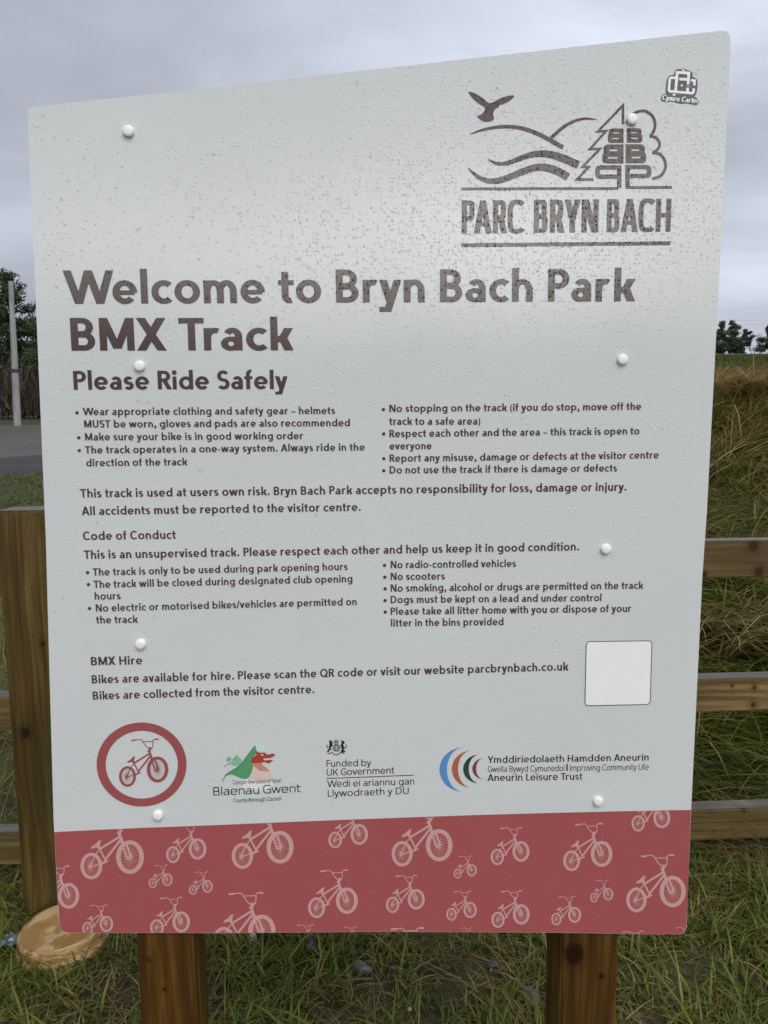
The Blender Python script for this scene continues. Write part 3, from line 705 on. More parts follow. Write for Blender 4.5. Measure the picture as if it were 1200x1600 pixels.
art('tree_emblem', stroke([(704, 274), (704, 203), (610, 301), (641, 299), (580, 367), (618, 366), (553, 433), (576, 434), (532, 481), (593, 481)], 10.5)
    + stroke(smooth([(719, 272), (722, 252), (742, 234), (766, 224), (790, 224), (814, 240), (826, 268), (822, 298), (806, 319)], 2), 10.5)
    + stroke(smooth([(804, 318), (830, 323), (843, 345), (838, 366), (816, 381)], 2), 10.5)
    + stroke(smooth([(814, 379), (845, 385), (863, 410), (864, 440), (848, 468), (814, 479)], 2), 10.5), M['ink'], logo, 0.0004, **Z1)
FAT = Font(0.30, 0.25, n=3.2, wide=1.55, sb=.02)
def letter_block(ch, x0, x1, y0, y1, mirror, font):
    vs, ts, W, _, _ = font.glyph(ch)
    return ([pt(680 + ((x1 - (x1 - x0) * vx / W) if mirror else (x0 + (x1 - x0) * vx / W)) / 2.4, 80 + (y1 - (y1 - y0) * vy) / 2.4) for vx, vy in vs], ts)
FP = Font(0.19, 0.19, n=3.2, wide=1.7, sb=.02)
flat('letter_emblem', [letter_block('B', 647, 706, 290, 344, True, FAT), letter_block('B', 718, 777, 289, 343, False, FAT),
     letter_block('B', 626, 706, 350, 421, True, FAT), letter_block('B', 714, 791, 349, 420, False, FAT),
     letter_block('P', 600, 698, 428, 512, True, FP), letter_block('P', 713, 811, 427, 508, False, FP)], M['ink'], logo, 0.0004)
COND = Font(0.262, 0.135, n=3.4, wide=1.0, sb=.055)
its = []
for wd_, a, b in (('PARC', 99, 332), ('BRYN', 369, 611), ('BACH', 642, 882)):
    f_ = lambda X: 684 - (X - 100) / 782 * 7.5
    its += COND.line(wd_, (680 + a / 2.4, 80 + f_(a) / 2.4), (680 + b / 2.4, 80 + f_(b) / 2.4), 51.6)
flat('logo_lettering', its, M['ink'], logo, 0.0004)

# red roundel
Z2 = dict(off=(140, 1120), s=7.5)
rd = art('roundel', ring(610, 558, 527, 493, 422, 397, 72, 612, 560), M['red_ink'], sign, 0.0004, **Z2)
bike((140 + 445 / 7.5, 1120 + 698 / 7.5), 352 / 617 / 7.5, M['red_ink'], rd, 0.0004, 'bicycle_print')

# council logo
Z3 = dict(off=(320, 1150), s=7.5)
SQ = Font(0.12, 0.105, 0.70, n=3.6, wide=1.12, sb=.10); SQS = Font(0.15, 0.13, 0.70, n=3.2, wide=1.1, sb=.10)
cl_ = text_part('council_logo', SQ, [('Blaenau Gwent', (320 + 102 / 7.5, 1150 + 697 / 7.5), (320 + 1127 / 7.5, 1150 + 655 / 7.5), 13.2)], M['black_ink'])
text_part('logo_lettering', SQS, [('Cyngor Bwrdeistref Sirol', (320 + 332 / 7.5, 1150 + 562 / 7.5), (320 + 888 / 7.5, 1150 + 541 / 7.5), 6.0)], M['grey'], cl_, 0.0008)
text_part('logo_lettering', SQS, [('County Borough Council', (320 + 338 / 7.5, 1150 + 775 / 7.5), (320 + 893 / 7.5, 1150 + 750 / 7.5), 6.0)], M['grey'], cl_, 0.0008)
art('hill_emblem', [smooth([(204, 545), (215, 500), (250, 450), (300, 415), (370, 375), (440, 315), (500, 230), (550, 165), (592, 110), (600, 165), (603, 215), (545, 260), (542, 310), (570, 340), (555, 400), (535, 460), (500, 500), (450, 502), (400, 485), (350, 460), (300, 450), (250, 465), (220, 500)], 1, True)], M['leaf'], cl_, 0.0004, **Z3)
art('hill_emblem', [[(300, 340), (335, 300), (350, 245), (375, 215), (400, 245), (440, 290), (405, 335), (370, 350)], [(245, 278), (262, 255), (280, 240), (300, 245), (315, 270), (290, 300), (255, 292)]] , M['leaf_light'], cl_, 0.0004, **Z3)
art('hill_emblem', [smooth([(592, 110), (620, 80), (655, 72), (690, 82), (715, 120), (716, 170), (690, 190), (640, 185), (606, 165)], 1, True)], M['mint'], cl_, 0.0005, **Z3)
art('outline_emblem', stroke([(208, 525), (250, 448), (300, 413), (370, 373), (440, 313), (500, 228), (550, 163), (590, 112)], 8) + stroke([(225, 362), (260, 333), (312, 310), (350, 250)], 6), M['teal'], cl_, 0.0006, **Z3)
art('dragon_emblem', [[(595, 158), (622, 188), (662, 195), (705, 192), (722, 212), (762, 213), (790, 200), (832, 222), (800, 240), (770, 256), (720, 258), (684, 262), (700, 285), (752, 278), (806, 280), (752, 320), (700, 302), (665, 312), (560, 318), (541, 300), (545, 270), (560, 250), (606, 222)]], M['scarlet'], cl_, 0.0007, **Z3)
art('dragon_emblem', [[(560, 318), (665, 312), (680, 340), (720, 370), (762, 412), (640, 405), (610, 375), (570, 345), (545, 325)]], M['salmon'], cl_, 0.0006, **Z3)
art('dragon_emblem', [[(570, 345), (610, 375), (640, 405), (762, 412), (795, 450), (802, 500), (690, 520), (520, 505), (545, 460), (560, 400)]], M['blush'], cl_, 0.0005, **Z3)
art('dragon_emblem', [ell(610, 560, 195, 75, 30)], M['pale'], cl_, 0.0003, **Z3)
art('dragon_emblem', [[(652, 215), (672, 228), (690, 218), (672, 212)]], M['white_ink'], cl_, 0.0009, **Z3)

# government logo
Z4 = dict(off=(500, 1145), s=7.5); HV = Font(0.125, 0.11, 0.72, n=2.2, sb=.085, wide=.97)
gv = text_part('government_logo', HV, [(t_, (500 + a / 7.5, 1145 + b / 7.5), (500 + c_ / 7.5, 1145 + d / 7.5), 10.6) for t_, a, b, c_, d in
     (('Funded by', 78, 398, 600, 386), ('UK Government', 80, 502, 872, 474), ('Wedi ei ariannu gan', 83, 637, 1105, 604), ('Llywodraeth y DU', 92, 748, 1040, 715))], M['black_ink'])
art('logo_rule', stroke([(78, 534), (1100, 495)], 9), M['black_ink'], gv, 0.0004, **Z4)
art('crest_emblem', [[(106, 88), (134, 86), (150, 128), (142, 158), (122, 176), (138, 200), (118, 198), (104, 222), (88, 232), (82, 208), (102, 190), (108, 160), (112, 130)],
    [(252, 100), (244, 74), (264, 92), (284, 96), (292, 120), (272, 132), (278, 158), (290, 185), (274, 190), (290, 216), (262, 232), (240, 216), (256, 196), (246, 160), (236, 150), (250, 130)]]
    + stroke([(108, 165), (86, 172), (78, 150), (92, 138)], 8) + stroke([(280, 165), (304, 178), (312, 152), (296, 136)], 8)
    + stroke([(92, 236), (110, 244), (140, 226), (160, 250), (190, 257), (220, 250), (240, 226), (272, 240), (296, 212)], 9), M['black_ink'], gv, 0.0004, **Z4)
art('crest_emblem', [ell(192, 174, 44, 46, 24), [(156, 88), (175, 100), (187, 70), (200, 100), (222, 86), (214, 124), (164, 124)]], M['grey'], gv, 0.0005, **Z4)
art('crest_emblem', [q for k in range(3) for q in stroke([(158, 158 + 16 * k), (226, 158 + 16 * k)], 5)] + stroke([(192, 136), (192, 214)], 5) + stroke([(166, 112), (212, 112)], 5), M['panel'], gv, 0.0007, **Z4)

# leisure trust logo
Z5 = dict(off=(680, 1140), s=3.0); MY = Font(0.165, 0.13, 0.72, sb=.085, wide=.97); LC = Font(0.105, 0.10, 0.72, n=2.5, sb=.08, wide=.86)
tl_ = text_part('trust_logo', MY, [('Ymddiriedolaeth Hamdden Aneurin', (762, 1192.2), (1013.3, 1188.2), 10.8), ('Aneurin Leisure Trust', (761.6, 1220.3), (910.2, 1218), 10.8)], M['black_ink'])
text_part('logo_lettering', LC, [('Gwella Bywyd Cymunedol', (762.3, 1206.3), (881.6, 1204.6), 9.4), ('Improving Community Life', (890.5, 1204.4), (1013.3, 1202.6), 9.4)], M['black_ink'], tl_)
art('logo_rule', [[(615, 160), (621, 160), (621, 194), (615, 194)]], M['black_ink'], tl_, 0.0004, **Z5)
def crescent(x_tip, y0, y1, xo, xi):
    ym = (y0 + y1) / 2; r = (y1 - y0) / 2; n = 24
    a = [(x_tip - (x_tip - xo) * math.cos(t) ** 1.0, ym - r * math.sin(t)) for t in np.linspace(math.pi / 2, -math.pi / 2, n)]
    b = [(x_tip - (x_tip - xi) * math.cos(t) ** 1.0, ym - r * math.sin(t)) for t in np.linspace(math.pi / 2, -math.pi / 2, n)]
    return [[a[k], a[k + 1], b[k + 1], b[k]] for k in range(n - 1)]
for mat_, q in (('blue', (132, 83, 291, 20, 55)), ('orange', (169, 98, 271, 78, 107)), ('green', (208, 116, 252, 131, 157)), ('maroon', (229, 133, 233, 174, 192))):
    art('crescent_emblem', crescent(*q), M[mat_], tl_, 0.0004, **Z5)

# round-topped sticker
Z6 = dict(off=(1020, 100), s=13.333)
st = art('sticker', [smooth([(435, 235), (455, 150), (500, 105), (600, 110), (640, 82), (690, 125), (780, 140), (825, 190), (825, 275), (890, 295), (935, 350), (920, 560), (890, 650), (850, 690), (970, 725), (945, 840), (900, 858), (700, 812), (600, 832), (540, 820), (400, 770), (270, 802), (158, 755), (180, 660), (240, 615), (290, 625), (262, 560), (290, 310), (350, 235)], 1, True)], M['grey'], sign, 0.0005, **Z6)
st['label'] = 'dark sticker with a white interlaced monogram'
art('sticker_emblem', stroke([(475, 292), (375, 290), (352, 312), (330, 545), (352, 572), (815, 612), (842, 590), (850, 512)], 52) + stroke([(790, 342), (868, 350), (858, 450)], 52)
    + stroke([(470, 560), (505, 178), (745, 192), (732, 430)], 58) + stroke([(725, 500), (715, 590)], 58) + stroke([(545, 318), (725, 326)], 56)
    + [[(610, 110), (640, 110), (665, 150), (610, 150)], [(560, 450), (590, 440), (598, 405), (610, 440), (640, 450), (610, 460), (598, 495), (590, 460)], [(408, 625), (480, 630), (455, 665), (410, 660)]], M['white_ink'], st, 0.0007, **Z6)
art('sticker_stripe', stroke([(695, 466), (765, 466)], 50), M['ochre'], st, 0.0008, **Z6); art('sticker_stripe', stroke([(765, 480), (885, 486)], 40), M['navy'], st, 0.0008, **Z6)
text_part('sticker_lettering', Font(0.20, 0.13, 0.66, sb=.03, wide=.8), [('Cymru Cartel', (1020 + 180 / 13.33, 100 + 750 / 13.33), (1020 + 925 / 13.33, 100 + 822 / 13.33), 8.4)], M['white_ink'], st, 0.0009, slant=.22)

# ---------------------------------------------------------------- rain drops standing on the panel (thousands: one object)
def drops():
    n = 1500
    P = np.stack([rng.uniform(36, 1146, n * 2), rng.uniform(45, 1464, n * 2)], 1)
    tr = np.exp(-(((P[:, 0] - 900) / 330) ** 2 + ((P[:, 1] - 300) / 200) ** 2)); lowf = np.clip((P[:, 1] - 1150) / 300, 0, 1)
    dens = 0.38 + 0.62 * tr + 0.16 * np.exp(-((P[:, 1] - 560) / 140) ** 2) - 0.22 * lowf
    dens *= 0.55 + 0.9 * (0.5 + 0.5 * hsh(P[:, 0] / 60, P[:, 1] / 75))
    P = P[rng.uniform(0, 1, len(P)) < dens]
    px = np.array(outline)
    def inside(p):
        c = np.zeros(len(p), bool); j = len(px) - 1
        for k in range(len(px)):
            a, b = px[k], px[j]
            cond = ((a[1] > p[:, 1]) != (b[1] > p[:, 1])) & (p[:, 0] < (b[0] - a[0]) * (p[:, 1] - a[1]) / (b[1] - a[1] + 1e-9) + a[0]); c ^= cond; j = k
        return c
    for dx, dy in ((0, 0), (5, 0), (-5, 0), (0, 5), (0, -5)): P = P[inside(P + np.array([dx, dy]))]
    for c in CAPS: P = P[np.hypot(P[:, 0] - c[0], P[:, 1] - c[1]) > 13]
    B = np.array([pt(*p) for p in P]); n = len(B)
    up = np.clip((620 - P[:, 1]) / 300, 0, 1)
    r = (0.0007 + 0.00045 * rng.gamma(1.6, 0.42, n)) * (0.92 + 0.2 * up); r = np.clip(r, 0.0007, 0.0017)
    order = np.argsort(-r); B = B[order]; r = r[order]; keep = np.ones(n, bool)     # no two drops overlap
    cell = {}
    for k in range(n):
        c = (int(B[k, 0] / .007), int(B[k, 1] / .007)); ok = True
        for a in (-1, 0, 1):
            for b in (-1, 0, 1):
                for q in cell.get((c[0] + a, c[1] + b), ()):
                    if (B[q, 0] - B[k, 0]) ** 2 + (B[q, 1] - B[k, 1]) ** 2 < (1.15 * (r[q] + r[k])) ** 2: ok = False
        if ok: cell.setdefault(c, []).append(k)
        else: keep[k] = False
    B = B[keep]; r = r[keep]; n = len(B)
    S = 10; rings = [(1.0, 0.0), (0.93, 0.34), (0.74, 0.66), (0.42, 0.91)]
    ph = np.arange(S) * 2 * math.pi / S; a1 = rng.uniform(0, 6.28, n); e1 = rng.uniform(0, .18, n); st_ = 1 + rng.gamma(1.2, .12, n); hh = rng.uniform(.22, .34, n)
    vs = []
    for q, hq in rings:
        rad = q * r[:, None] * (1 + e1[:, None] * np.cos(2 * ph[None] + a1[:, None]) + .5 * e1[:, None] * np.cos(3 * ph[None] + 2 * a1[:, None]))
        X = B[:, 0:1] + rad * np.cos(ph); Zz = B[:, 1:2] + rad * np.sin(ph) * st_[:, None] - (hq * r * 0.16)[:, None]
        Y = YB - 0.0004 - (hq * hh * r)[:, None] + 0 * X
        vs.append(np.stack([X, Y, Zz], -1))
    apex = np.stack([B[:, 0], YB - 0.00045 - hh * r, B[:, 1] - r * .16], -1)[:, None]
    V = np.concatenate(vs + [apex], 1); K = V.shape[1]
    tri = []
    for j in range(len(rings) - 1):
        for k in range(S):
            a, b = j * S + k, j * S + (k + 1) % S; c_, d = a + S, b + S; tri += [(a, b, d), (a, d, c_)]
    j = len(rings) - 1
    for k in range(S): tri.append((j * S + k, j * S + (k + 1) % S, len(rings) * S))
    T = np.array(tri); Fc = (T[None] + (np.arange(n) * K)[:, None, None]).reshape(-1, 3)
    return mesh_np('water_drops', V.reshape(-1, 3), Fc.ravel(), np.arange(len(Fc)) * 3, np.full(len(Fc), 3), True)
o = link('water_drops', drops(), M['water']); tag(o, 'clear rain drops scattered all over the face of the notice board', 'water drops', kind='stuff')

# ---------------------------------------------------------------- post and rail fence
YF = 2.02
fence = tag(empty('wooden_fence', (0, YF, 0)), 'brown post and rail fence with three rails standing behind the notice board', 'fence')
a = ray(28, 1300); xl = a[0] / a[1] * YF
zt = CZ - 0.1154 * YF
for k, (dx, wd_) in enumerate(((0, .14), (1.72, .13), (3.45, .14), (-1.78, .14))):
    x0 = xl + dx; o = box_bevel('fence_post', x0, x0 + wd_, YF, YF + 0.10, -0.4, zt + (0.0, .01, -.015, .008)[k], M['fence_post'], fence, 0.006, top=M['rail_top'])
YR = YF + 0.102
for (yt, ybm) in ((845, 903), (1060, 1112), (1264, 1312)):
    ta = ray(1140, yt); tb = ray(1140, ybm); z1 = CZ + ta[2] / ta[1] * YR; z0 = CZ + tb[2] / tb[1] * YR
    box_bevel('rail', xl - 3.6, xl + 5.4, YR, YR + 0.055, z0, z1, M['rail'], fence, 0.004, top=M['rail_top'])

# ---------------------------------------------------------------- grass
def blades(root, h, wd, ang, lean, bend, colr, segs=3):
    n = len(root); t = np.linspace(0, 1, segs + 1)
    d = np.stack([np.cos(ang), np.sin(ang), 0 * ang], 1); s = np.stack([-np.sin(ang + rng.uniform(-.9, .9, n)), np.cos(ang), 0 * ang], 1)
    V = []
    for k, q in enumerate(t):
        fwd = h * (lean * q + bend * q * q); up = h * (q * (1 - 0.30 * bend * q * q) - .25 * lean * q)
        c = root + d * fwd[:, None]; c[:, 2] += up
        wv = wd * (1 - q ** 1.6) * .5 + (wd * .04)
        if k < segs: V += [c - s * wv[:, None], c + s * wv[:, None]]
        else: V.append(c)
    V = np.stack(V, 1); K = V.shape[1]
    quads = [(2 * k, 2 * k + 1, 2 * k + 3, 2 * k + 2) for k in range(segs - 1)]; last = (2 * segs - 2, 2 * segs - 1, 2 * segs)
    flat_t = np.array([i for q in quads for i in q] + list(last)); tots = np.array([4] * (segs - 1) + [3])
    Fl = (flat_t[None] + (np.arange(n) * K)[:, None]).ravel(); Tt = np.tile(tots, n); St = np.concatenate([[0], np.cumsum(Tt)[:-1]])
    shade = np.concatenate([np.repeat(t[:-1], 2), [1.0]]); Cc = colr[:, None, :] * np.ones((1, K, 1))
    return V.reshape(-1, 3), Fl, St, Tt, Cc.reshape(-1, 3)
def add_stuff(name, label, sets):
    Vs, Fs, Ss, Ts, Cs = [], [], [], [], []; vb = lb = 0
    for V, Fl, St, Tt, Cc in sets:
        Vs.append(V); Fs.append(Fl + vb); Ss.append(St + lb); Ts.append(Tt); Cs.append(Cc); vb += len(V); lb += len(Fl)
    me = mesh_np(name, np.concatenate(Vs), np.concatenate(Fs), np.concatenate(Ss), np.concatenate(Ts), False, np.concatenate(Cs))
    return tag(link(name, me, M['grass']), label, 'grass', kind='stuff')
GREENS = np.array([(0.125, 0.180, 0.026), (0.175, 0.225, 0.036), (0.230, 0.240, 0.050), (0.090, 0.135, 0.026), (0.275, 0.250, 0.075)])
STRAWS = np.array([(0.30, 0.225, 0.105), (0.40, 0.31, 0.16), (0.23, 0.155, 0.070), (0.17, 0.125, 0.055), (0.46, 0.38, 0.22)])
def pick(pal, n, p=None):
    c = pal[rng.choice(len(pal), n, p=p)]; return c * rng.uniform(.7, 1.25, (n, 1))
def scatter(n, x0, x1, y0, y1, tuft=None, tr=.03):
    if tuft is None: x, y = rng.uniform(x0, x1, n), rng.uniform(y0, y1, n)
    else:
        k = max(1, n // tuft); cx, cy = rng.uniform(x0, x1, k), rng.uniform(y0, y1, k); i = rng.integers(0, k, n)
        x = cx[i] + rng.normal(0, tr, n); y = cy[i] + rng.normal(0, tr, n)
    return x, y
def rooted(x, y): return np.stack([x, y, height(x, y) - .004], 1)
def ground_pt(px, py):
    r = ray(px, py); t = 1.0
    for _ in range(4000):
        if CZ + r[2] * t <= height(r[0] * t, r[1] * t): break
        t *= 1.002
    return Vector((r[0] * t, r[1] * t, float(height(r[0] * t, r[1] * t))))
LOG = ground_pt(100, 1478)
green, straw = [], []
# foreground turf: matted, with bare dark patches
def turf(n, x0, x1, y0, y1, hm, wm_, tuft=9, tr=.022, gap=.35, tint=1.0):
    x, y = scatter(n, x0, x1, y0, y1, tuft, tr); g = hsh(x * 4.3 + 2, y * 4.9 + 1) + .5 * hsh(x * 11, y * 12)
    k = (rng.uniform(-1, 1, len(x)) < g * 1.5 + gap - .9 * np.exp(-((x - .28) / .22) ** 2 - ((y - 1.78) / .22) ** 2)) & (np.hypot(x - LOG.x, y - LOG.y) > .105); x, y = x[k], y[k]; n = len(x)
    return blades(rooted(x, y), hm * rng.gamma(5, .2, n), wm_ * rng.uniform(.6, 1.3, n), rng.uniform(0, 6.28, n), rng.uniform(.0, .75, n), rng.uniform(.1, 1.0, n), pick(GREENS, n) * tint)
def mat_straw(n, x0, x1, y0, y1, hm, wm_, low=True, tuft=6, tr=.05):
    x, y = scatter(n, x0, x1, y0, y1, tuft, tr); g = hsh(x * 3.1 - 4, y * 3.7 + 5); k = (rng.uniform(-1, 1, len(x)) < g * 1.4 + .25) & (np.hypot(x - LOG.x, y - LOG.y) > .14); x, y = x[k], y[k]; n = len(x)
    return blades(rooted(x, y) + np.array([0, 0, .012]), hm * rng.gamma(4, .25, n), wm_ * rng.uniform(.5, 1.2, n), rng.uniform(0, 6.28, n), rng.uniform(.6, 2.2, n), rng.uniform(.3, 1.4, n), pick(STRAWS, n, [.3, .15, .25, .22, .08]))
green.append(turf(40000, -1.5, 1.5, 1.45, 2.5, .050, .0060, 16, .018, gap=.15)); green.append(turf(36000, -1.5, 1.5, 1.5, 2.5, .026, .0056, 14, .03, .55)); green.append(turf(4000, -1.5, 1.5, 1.45, 2.5, .078, .0064, 22, .014, 0))
straw.append(mat_straw(12000, -1.5, 1.5, 1.45, 2.3, .034, .0038)); straw.append(mat_straw(1500, -1.6, 1.6, 2.0, 2.5, .11, .0036))
# rank growth under the rails
x, y = scatter(1100, .5, 1.6, 2.2, 2.45, 12, .04); n = len(x)
straw.append(blades(rooted(x, y), rng.uniform(.08, .24, n), rng.uniform(.002, .0042, n), rng.uniform(0, 6.28, n), rng.uniform(.2, 1.3, n), rng.uniform(.3, 1.3, n), pick(STRAWS, n)))
# flat rough grass behind the fence on the left
green.append(turf(26000, -3.2, .6, 2.4, 6.5, .10, .006, 12, .05, .6)); straw.append(mat_straw(5000, -3.2, .6, 2.4, 6.5, .16, .004))
green.append(turf(48000, -9, 1.2, 6.5, 15.0, .05, .014, 10, .12, .8, .62)); straw.append(mat_straw(5000, -9, 0, 6.5, 14.5, .07, .010))
# tussocks on the bank, combed downhill
def bank(n, x0f, x1f, y0, y1, hm, wm_, pal, tuft, tr, downhill=.7, p=None, gap=0.3, seed=0):
    k = max(1, n // tuft); cy = rng.uniform(y0, y1, k); cx = cy * rng.uniform(x0f, x1f, k); i = rng.integers(0, k, n)
    x = cx[i] + rng.normal(0, tr, n); y = cy[i] + rng.normal(0, tr, n)
    g = hsh(cx[i] * 2.3 + seed, cy[i] * 2.1 - seed); q = rng.uniform(-1, 1, n) < g * 1.5 + gap; x, y, i = x[q], y[q], i[q]; n = len(x)
    ta = rng.normal(-1.57, .9, k)[i] + rng.normal(0, .7, n); loose = rng.uniform(0, 1, n) > downhill; ta[loose] = rng.uniform(0, 6.28, loose.sum())
    tint = rng.uniform(.65, 1.25, (k, 1))[i]
    return blades(rooted(x, y), hm * rng.gamma(6, 1 / 6, n), wm_ * rng.uniform(.5, 1.3, n), ta, rng.uniform(.15, 1.0, n), rng.uniform(.6, 1.7, n), pick(pal, n, p) * tint, 4)
green.append(bank(27000, .06, .68, 2.4, 6.6, .17, .0085, GREENS * 1.1, 40, .06, .6, gap=.5)); green.append(bank(42000, .0, .72, 2.35, 7.0, .07, .0090, GREENS * 1.1, 14, .06, .4, gap=.8))
straw.append(bank(5600, .16, .66, 3.0, 6.2, .30, .0085, STRAWS * 1.4, 55, .035, .85, [.35, .25, .2, .1, .1], .1, 3)); straw.append(bank(3600, .1, .66, 2.4, 6.4, .18, .0075, STRAWS * np.array([1.1, .98, .84]), 24, .09, .6, None, .5, 9))
straw.append(bank(4200, .28, .64, 5.0, 6.5, .25, .0110, STRAWS * np.array([1.12, 1.04, .86]), 45, .06, .85, [.38, .2, .25, .09, .08], .5, 5))
green.append(bank(40000, .1, .62, 6.4, 20, .10, .018, GREENS * .62, 8, .2, .3, gap=.9)); green.append(bank(24000, .1, .62, 20, 60, .14, .05, GREENS * .55, 6, .4, .3, gap=.9))
straw.append(bank(9000, .1, .62, 6.4, 12, .14, .014, STRAWS * .8, 8, .2, .3, gap=.1, seed=4))
add_stuff('grass', 'short green grass around the posts and over the bank behind the fence', green)
add_stuff('dead_grass', 'long straw coloured dead grass matted through the green', straw)

# ---------------------------------------------------------------- small things on the ground
def lump(name, loc, size, mat, label, cat, group=None, seed=0, sub=3, rough=.25):
    import bmesh
    bm = bmesh.new(); bmesh.ops.create_icosphere(bm, subdivisions=sub, radius=1.0); r_ = random.Random(seed)
    ds = [(Vector((r_.gauss(0, 1), r_.gauss(0, 1), r_.gauss(0, 1))).normalized(), r_.uniform(.55, .95)) for _ in range(9)]
    for v in bm.verts:
        for d, lim in ds:
            q = v.co.dot(d)
            if q > lim: v.co -= d * (q - lim) * .85
        v.co += v.co.normalized() * rough * .12 * math.sin(v.co.x * 7 + seed) * math.sin(v.co.y * 6 + 1) * math.cos(v.co.z * 8)
        v.co = Vector((v.co.x * size[0], v.co.y * size[1], v.co.z * size[2]))
    me = bpy.data.meshes.new(name); bm.to_mesh(me); bm.free()
    for p in me.polygons: p.use_smooth = False
    o = link(name, me, mat); o.location = loc; o.rotation_euler = (0, 0, r_.uniform(0, 6)); return tag(o, label, cat, group)
def stone_mat(name, a, b):
    m = Mat(name); nz = m.n('ShaderNodeTexNoise', Scale=60.0, Detail=6.0, Roughness=.7); m.l(m.coord(), nz.inputs[0])
    m.l(m.ramp(nz.outputs[0], [(.35, a), (.65, b)]), m.b.inputs['Base Color']); m.b.inputs['Roughness'].default_value = .5; m.bump(nz.outputs[0], .5, .004); return m.m
sg = stone_mat('grey stone', (.05, .052, .055), (.16, .165, .165)); sw = stone_mat('pale stone', (.32, .31, .29), (.6, .6, .58)); sdk = stone_mat('dark slate', (.03, .03, .036), (.09, .088, .095))
for px, py, s_, mt, lb in ((395, 1473, (.012, .012, .016), sw, 'small white stone in the grass right below the red band'), (487, 1490, (.016, .014, .028), sdk, 'upright dark slate stone in the grass below the red band'),
        (567, 1520, (.026, .02, .017), sg, 'grey stone half hidden in grass midway between the two sign posts'), (828, 1566, (.03, .022, .014), sg, 'flat grey stone beside the foot of the sign post with the knot'),
        (640, 1582, (.006, .005, .005), sw, 'tiny pale stone at the bottom in bare soil'), (772, 1512, (.02, .016, .010), sdk, 'dark flat stone lying on bare soil left of the sign post with the knot')):
    p = ground_pt(px, py); lump('stone', p + Vector((0, 0, s_[2] * .55 + .006)), s_, mt, lb, 'stone', 'loose stones in the grass', seed=px)

# round pale slab of sawn log
def log_slice():
    n = 64; c0 = ground_pt(100, 1478); R0 = .094
    root = tag(empty('log_slice', (c0.x, c0.y, c0.z)), 'round pale tan wooden slab with a brown wet patch, lying below the fence post', 'log slice')
    prof = [(1.12, -.012), (1.17, .004), (1.165, .013), (1.11, .018), (1.05, .019), (1.07, .027), (1.08, .034), (1.05, .042), (1.06, .050), (1.02, .058), (.975, .060)]
    prof = [(q_, h_ * .78) for q_, h_ in prof]
    V = []; Fc = []; tilt = Matrix.Rotation(math.radians(-5), 3, 'Y') @ Matrix.Rotation(math.radians(6), 3, 'X')
    def P(a, q, h):
        wob = 1 + .035 * math.cos(2 * a + .6) + .015 * math.cos(3 * a + 1)
        lobes = .030 * math.sin(5 * a + 1.5 * math.sin(2 * a) + 120 * h) * (.8 if .012 < h < .042 else .2)
        return tilt @ Vector((R0 * q * (wob + lobes) * math.cos(a) * 1.06, R0 * q * (wob + lobes) * math.sin(a) * .96, h + .012)) + c0
    for q, h in prof:
        V += [P(2 * math.pi * k / n, q, h) for k in range(n)]
    for j in range(len(prof) - 1):
        for k in range(n): Fc.append((j * n + k, j * n + (k + 1) % n, (j + 1) * n + (k + 1) % n, (j + 1) * n + k))
    m = Mat('stripped log side'); nz = m.n('ShaderNodeTexNoise', Scale=1.0, Detail=5.0); m.l(m.coord((40, 40, 130)), nz.inputs[0])
    m.l(m.ramp(nz.outputs[0], [(.32, (.16, .085, .028)), (.5, (.40, .245, .095)), (.7, (.52, .36, .18))]), m.b.inputs['Base Color']); m.b.inputs['Roughness'].default_value = .5; m.bump(nz.outputs[0], .5, .004)
    link('rim', mesh_py('rim', [v - 0 * v for v in V], Fc, True), m.m, root)
    V = []; Fc = []; rr = [.97, .9, .8, .6, .4, .2]
    for q in rr: V += [P(2 * math.pi * k / n, q, .0473 - .004 * (1 - q) ** .5) for k in range(n)]
    V.append(P(0, 0.0, .0433))
    for j in range(len(rr) - 1):
        for k in range(n): Fc.append((j * n + k, j * n + (k + 1) % n, (j + 1) * n + (k + 1) % n, (j + 1) * n + k))
    for k in range(n): Fc.append(((len(rr) - 1) * n + k, (len(rr) - 1) * n + (k + 1) % n, len(V) - 1))
    m = Mat('sawn wood face'); nz = m.n('ShaderNodeTexNoise', Scale=9.0, Detail=3.0, Distortion=.6); m.l(m.coord(loc=(.26, .1, 0)), nz.inputs[0])
    n2 = m.n('ShaderNodeTexNoise', Scale=70.0, Detail=4.0); m.l(m.coord(), n2.inputs[0])
    cc = m.ramp(nz.outputs[0], [(.44, (.29, .165, .055)), (.50, (.37, .225, .09)), (.53, (.52, .365, .215)), (.7, (.48, .34, .19))])
    cc = m.mix(m.ramp(n2.outputs[0], [(.4, (.25, .25, .25)), (.65, (0, 0, 0))]), cc, (.24, .15, .07))
    m.l(cc, m.b.inputs['Base Color']); m.b.inputs['Roughness'].default_value = .42
    link('sawn_face', mesh_py('sawn_face', V, Fc, True), m.m, root)
log_slice()
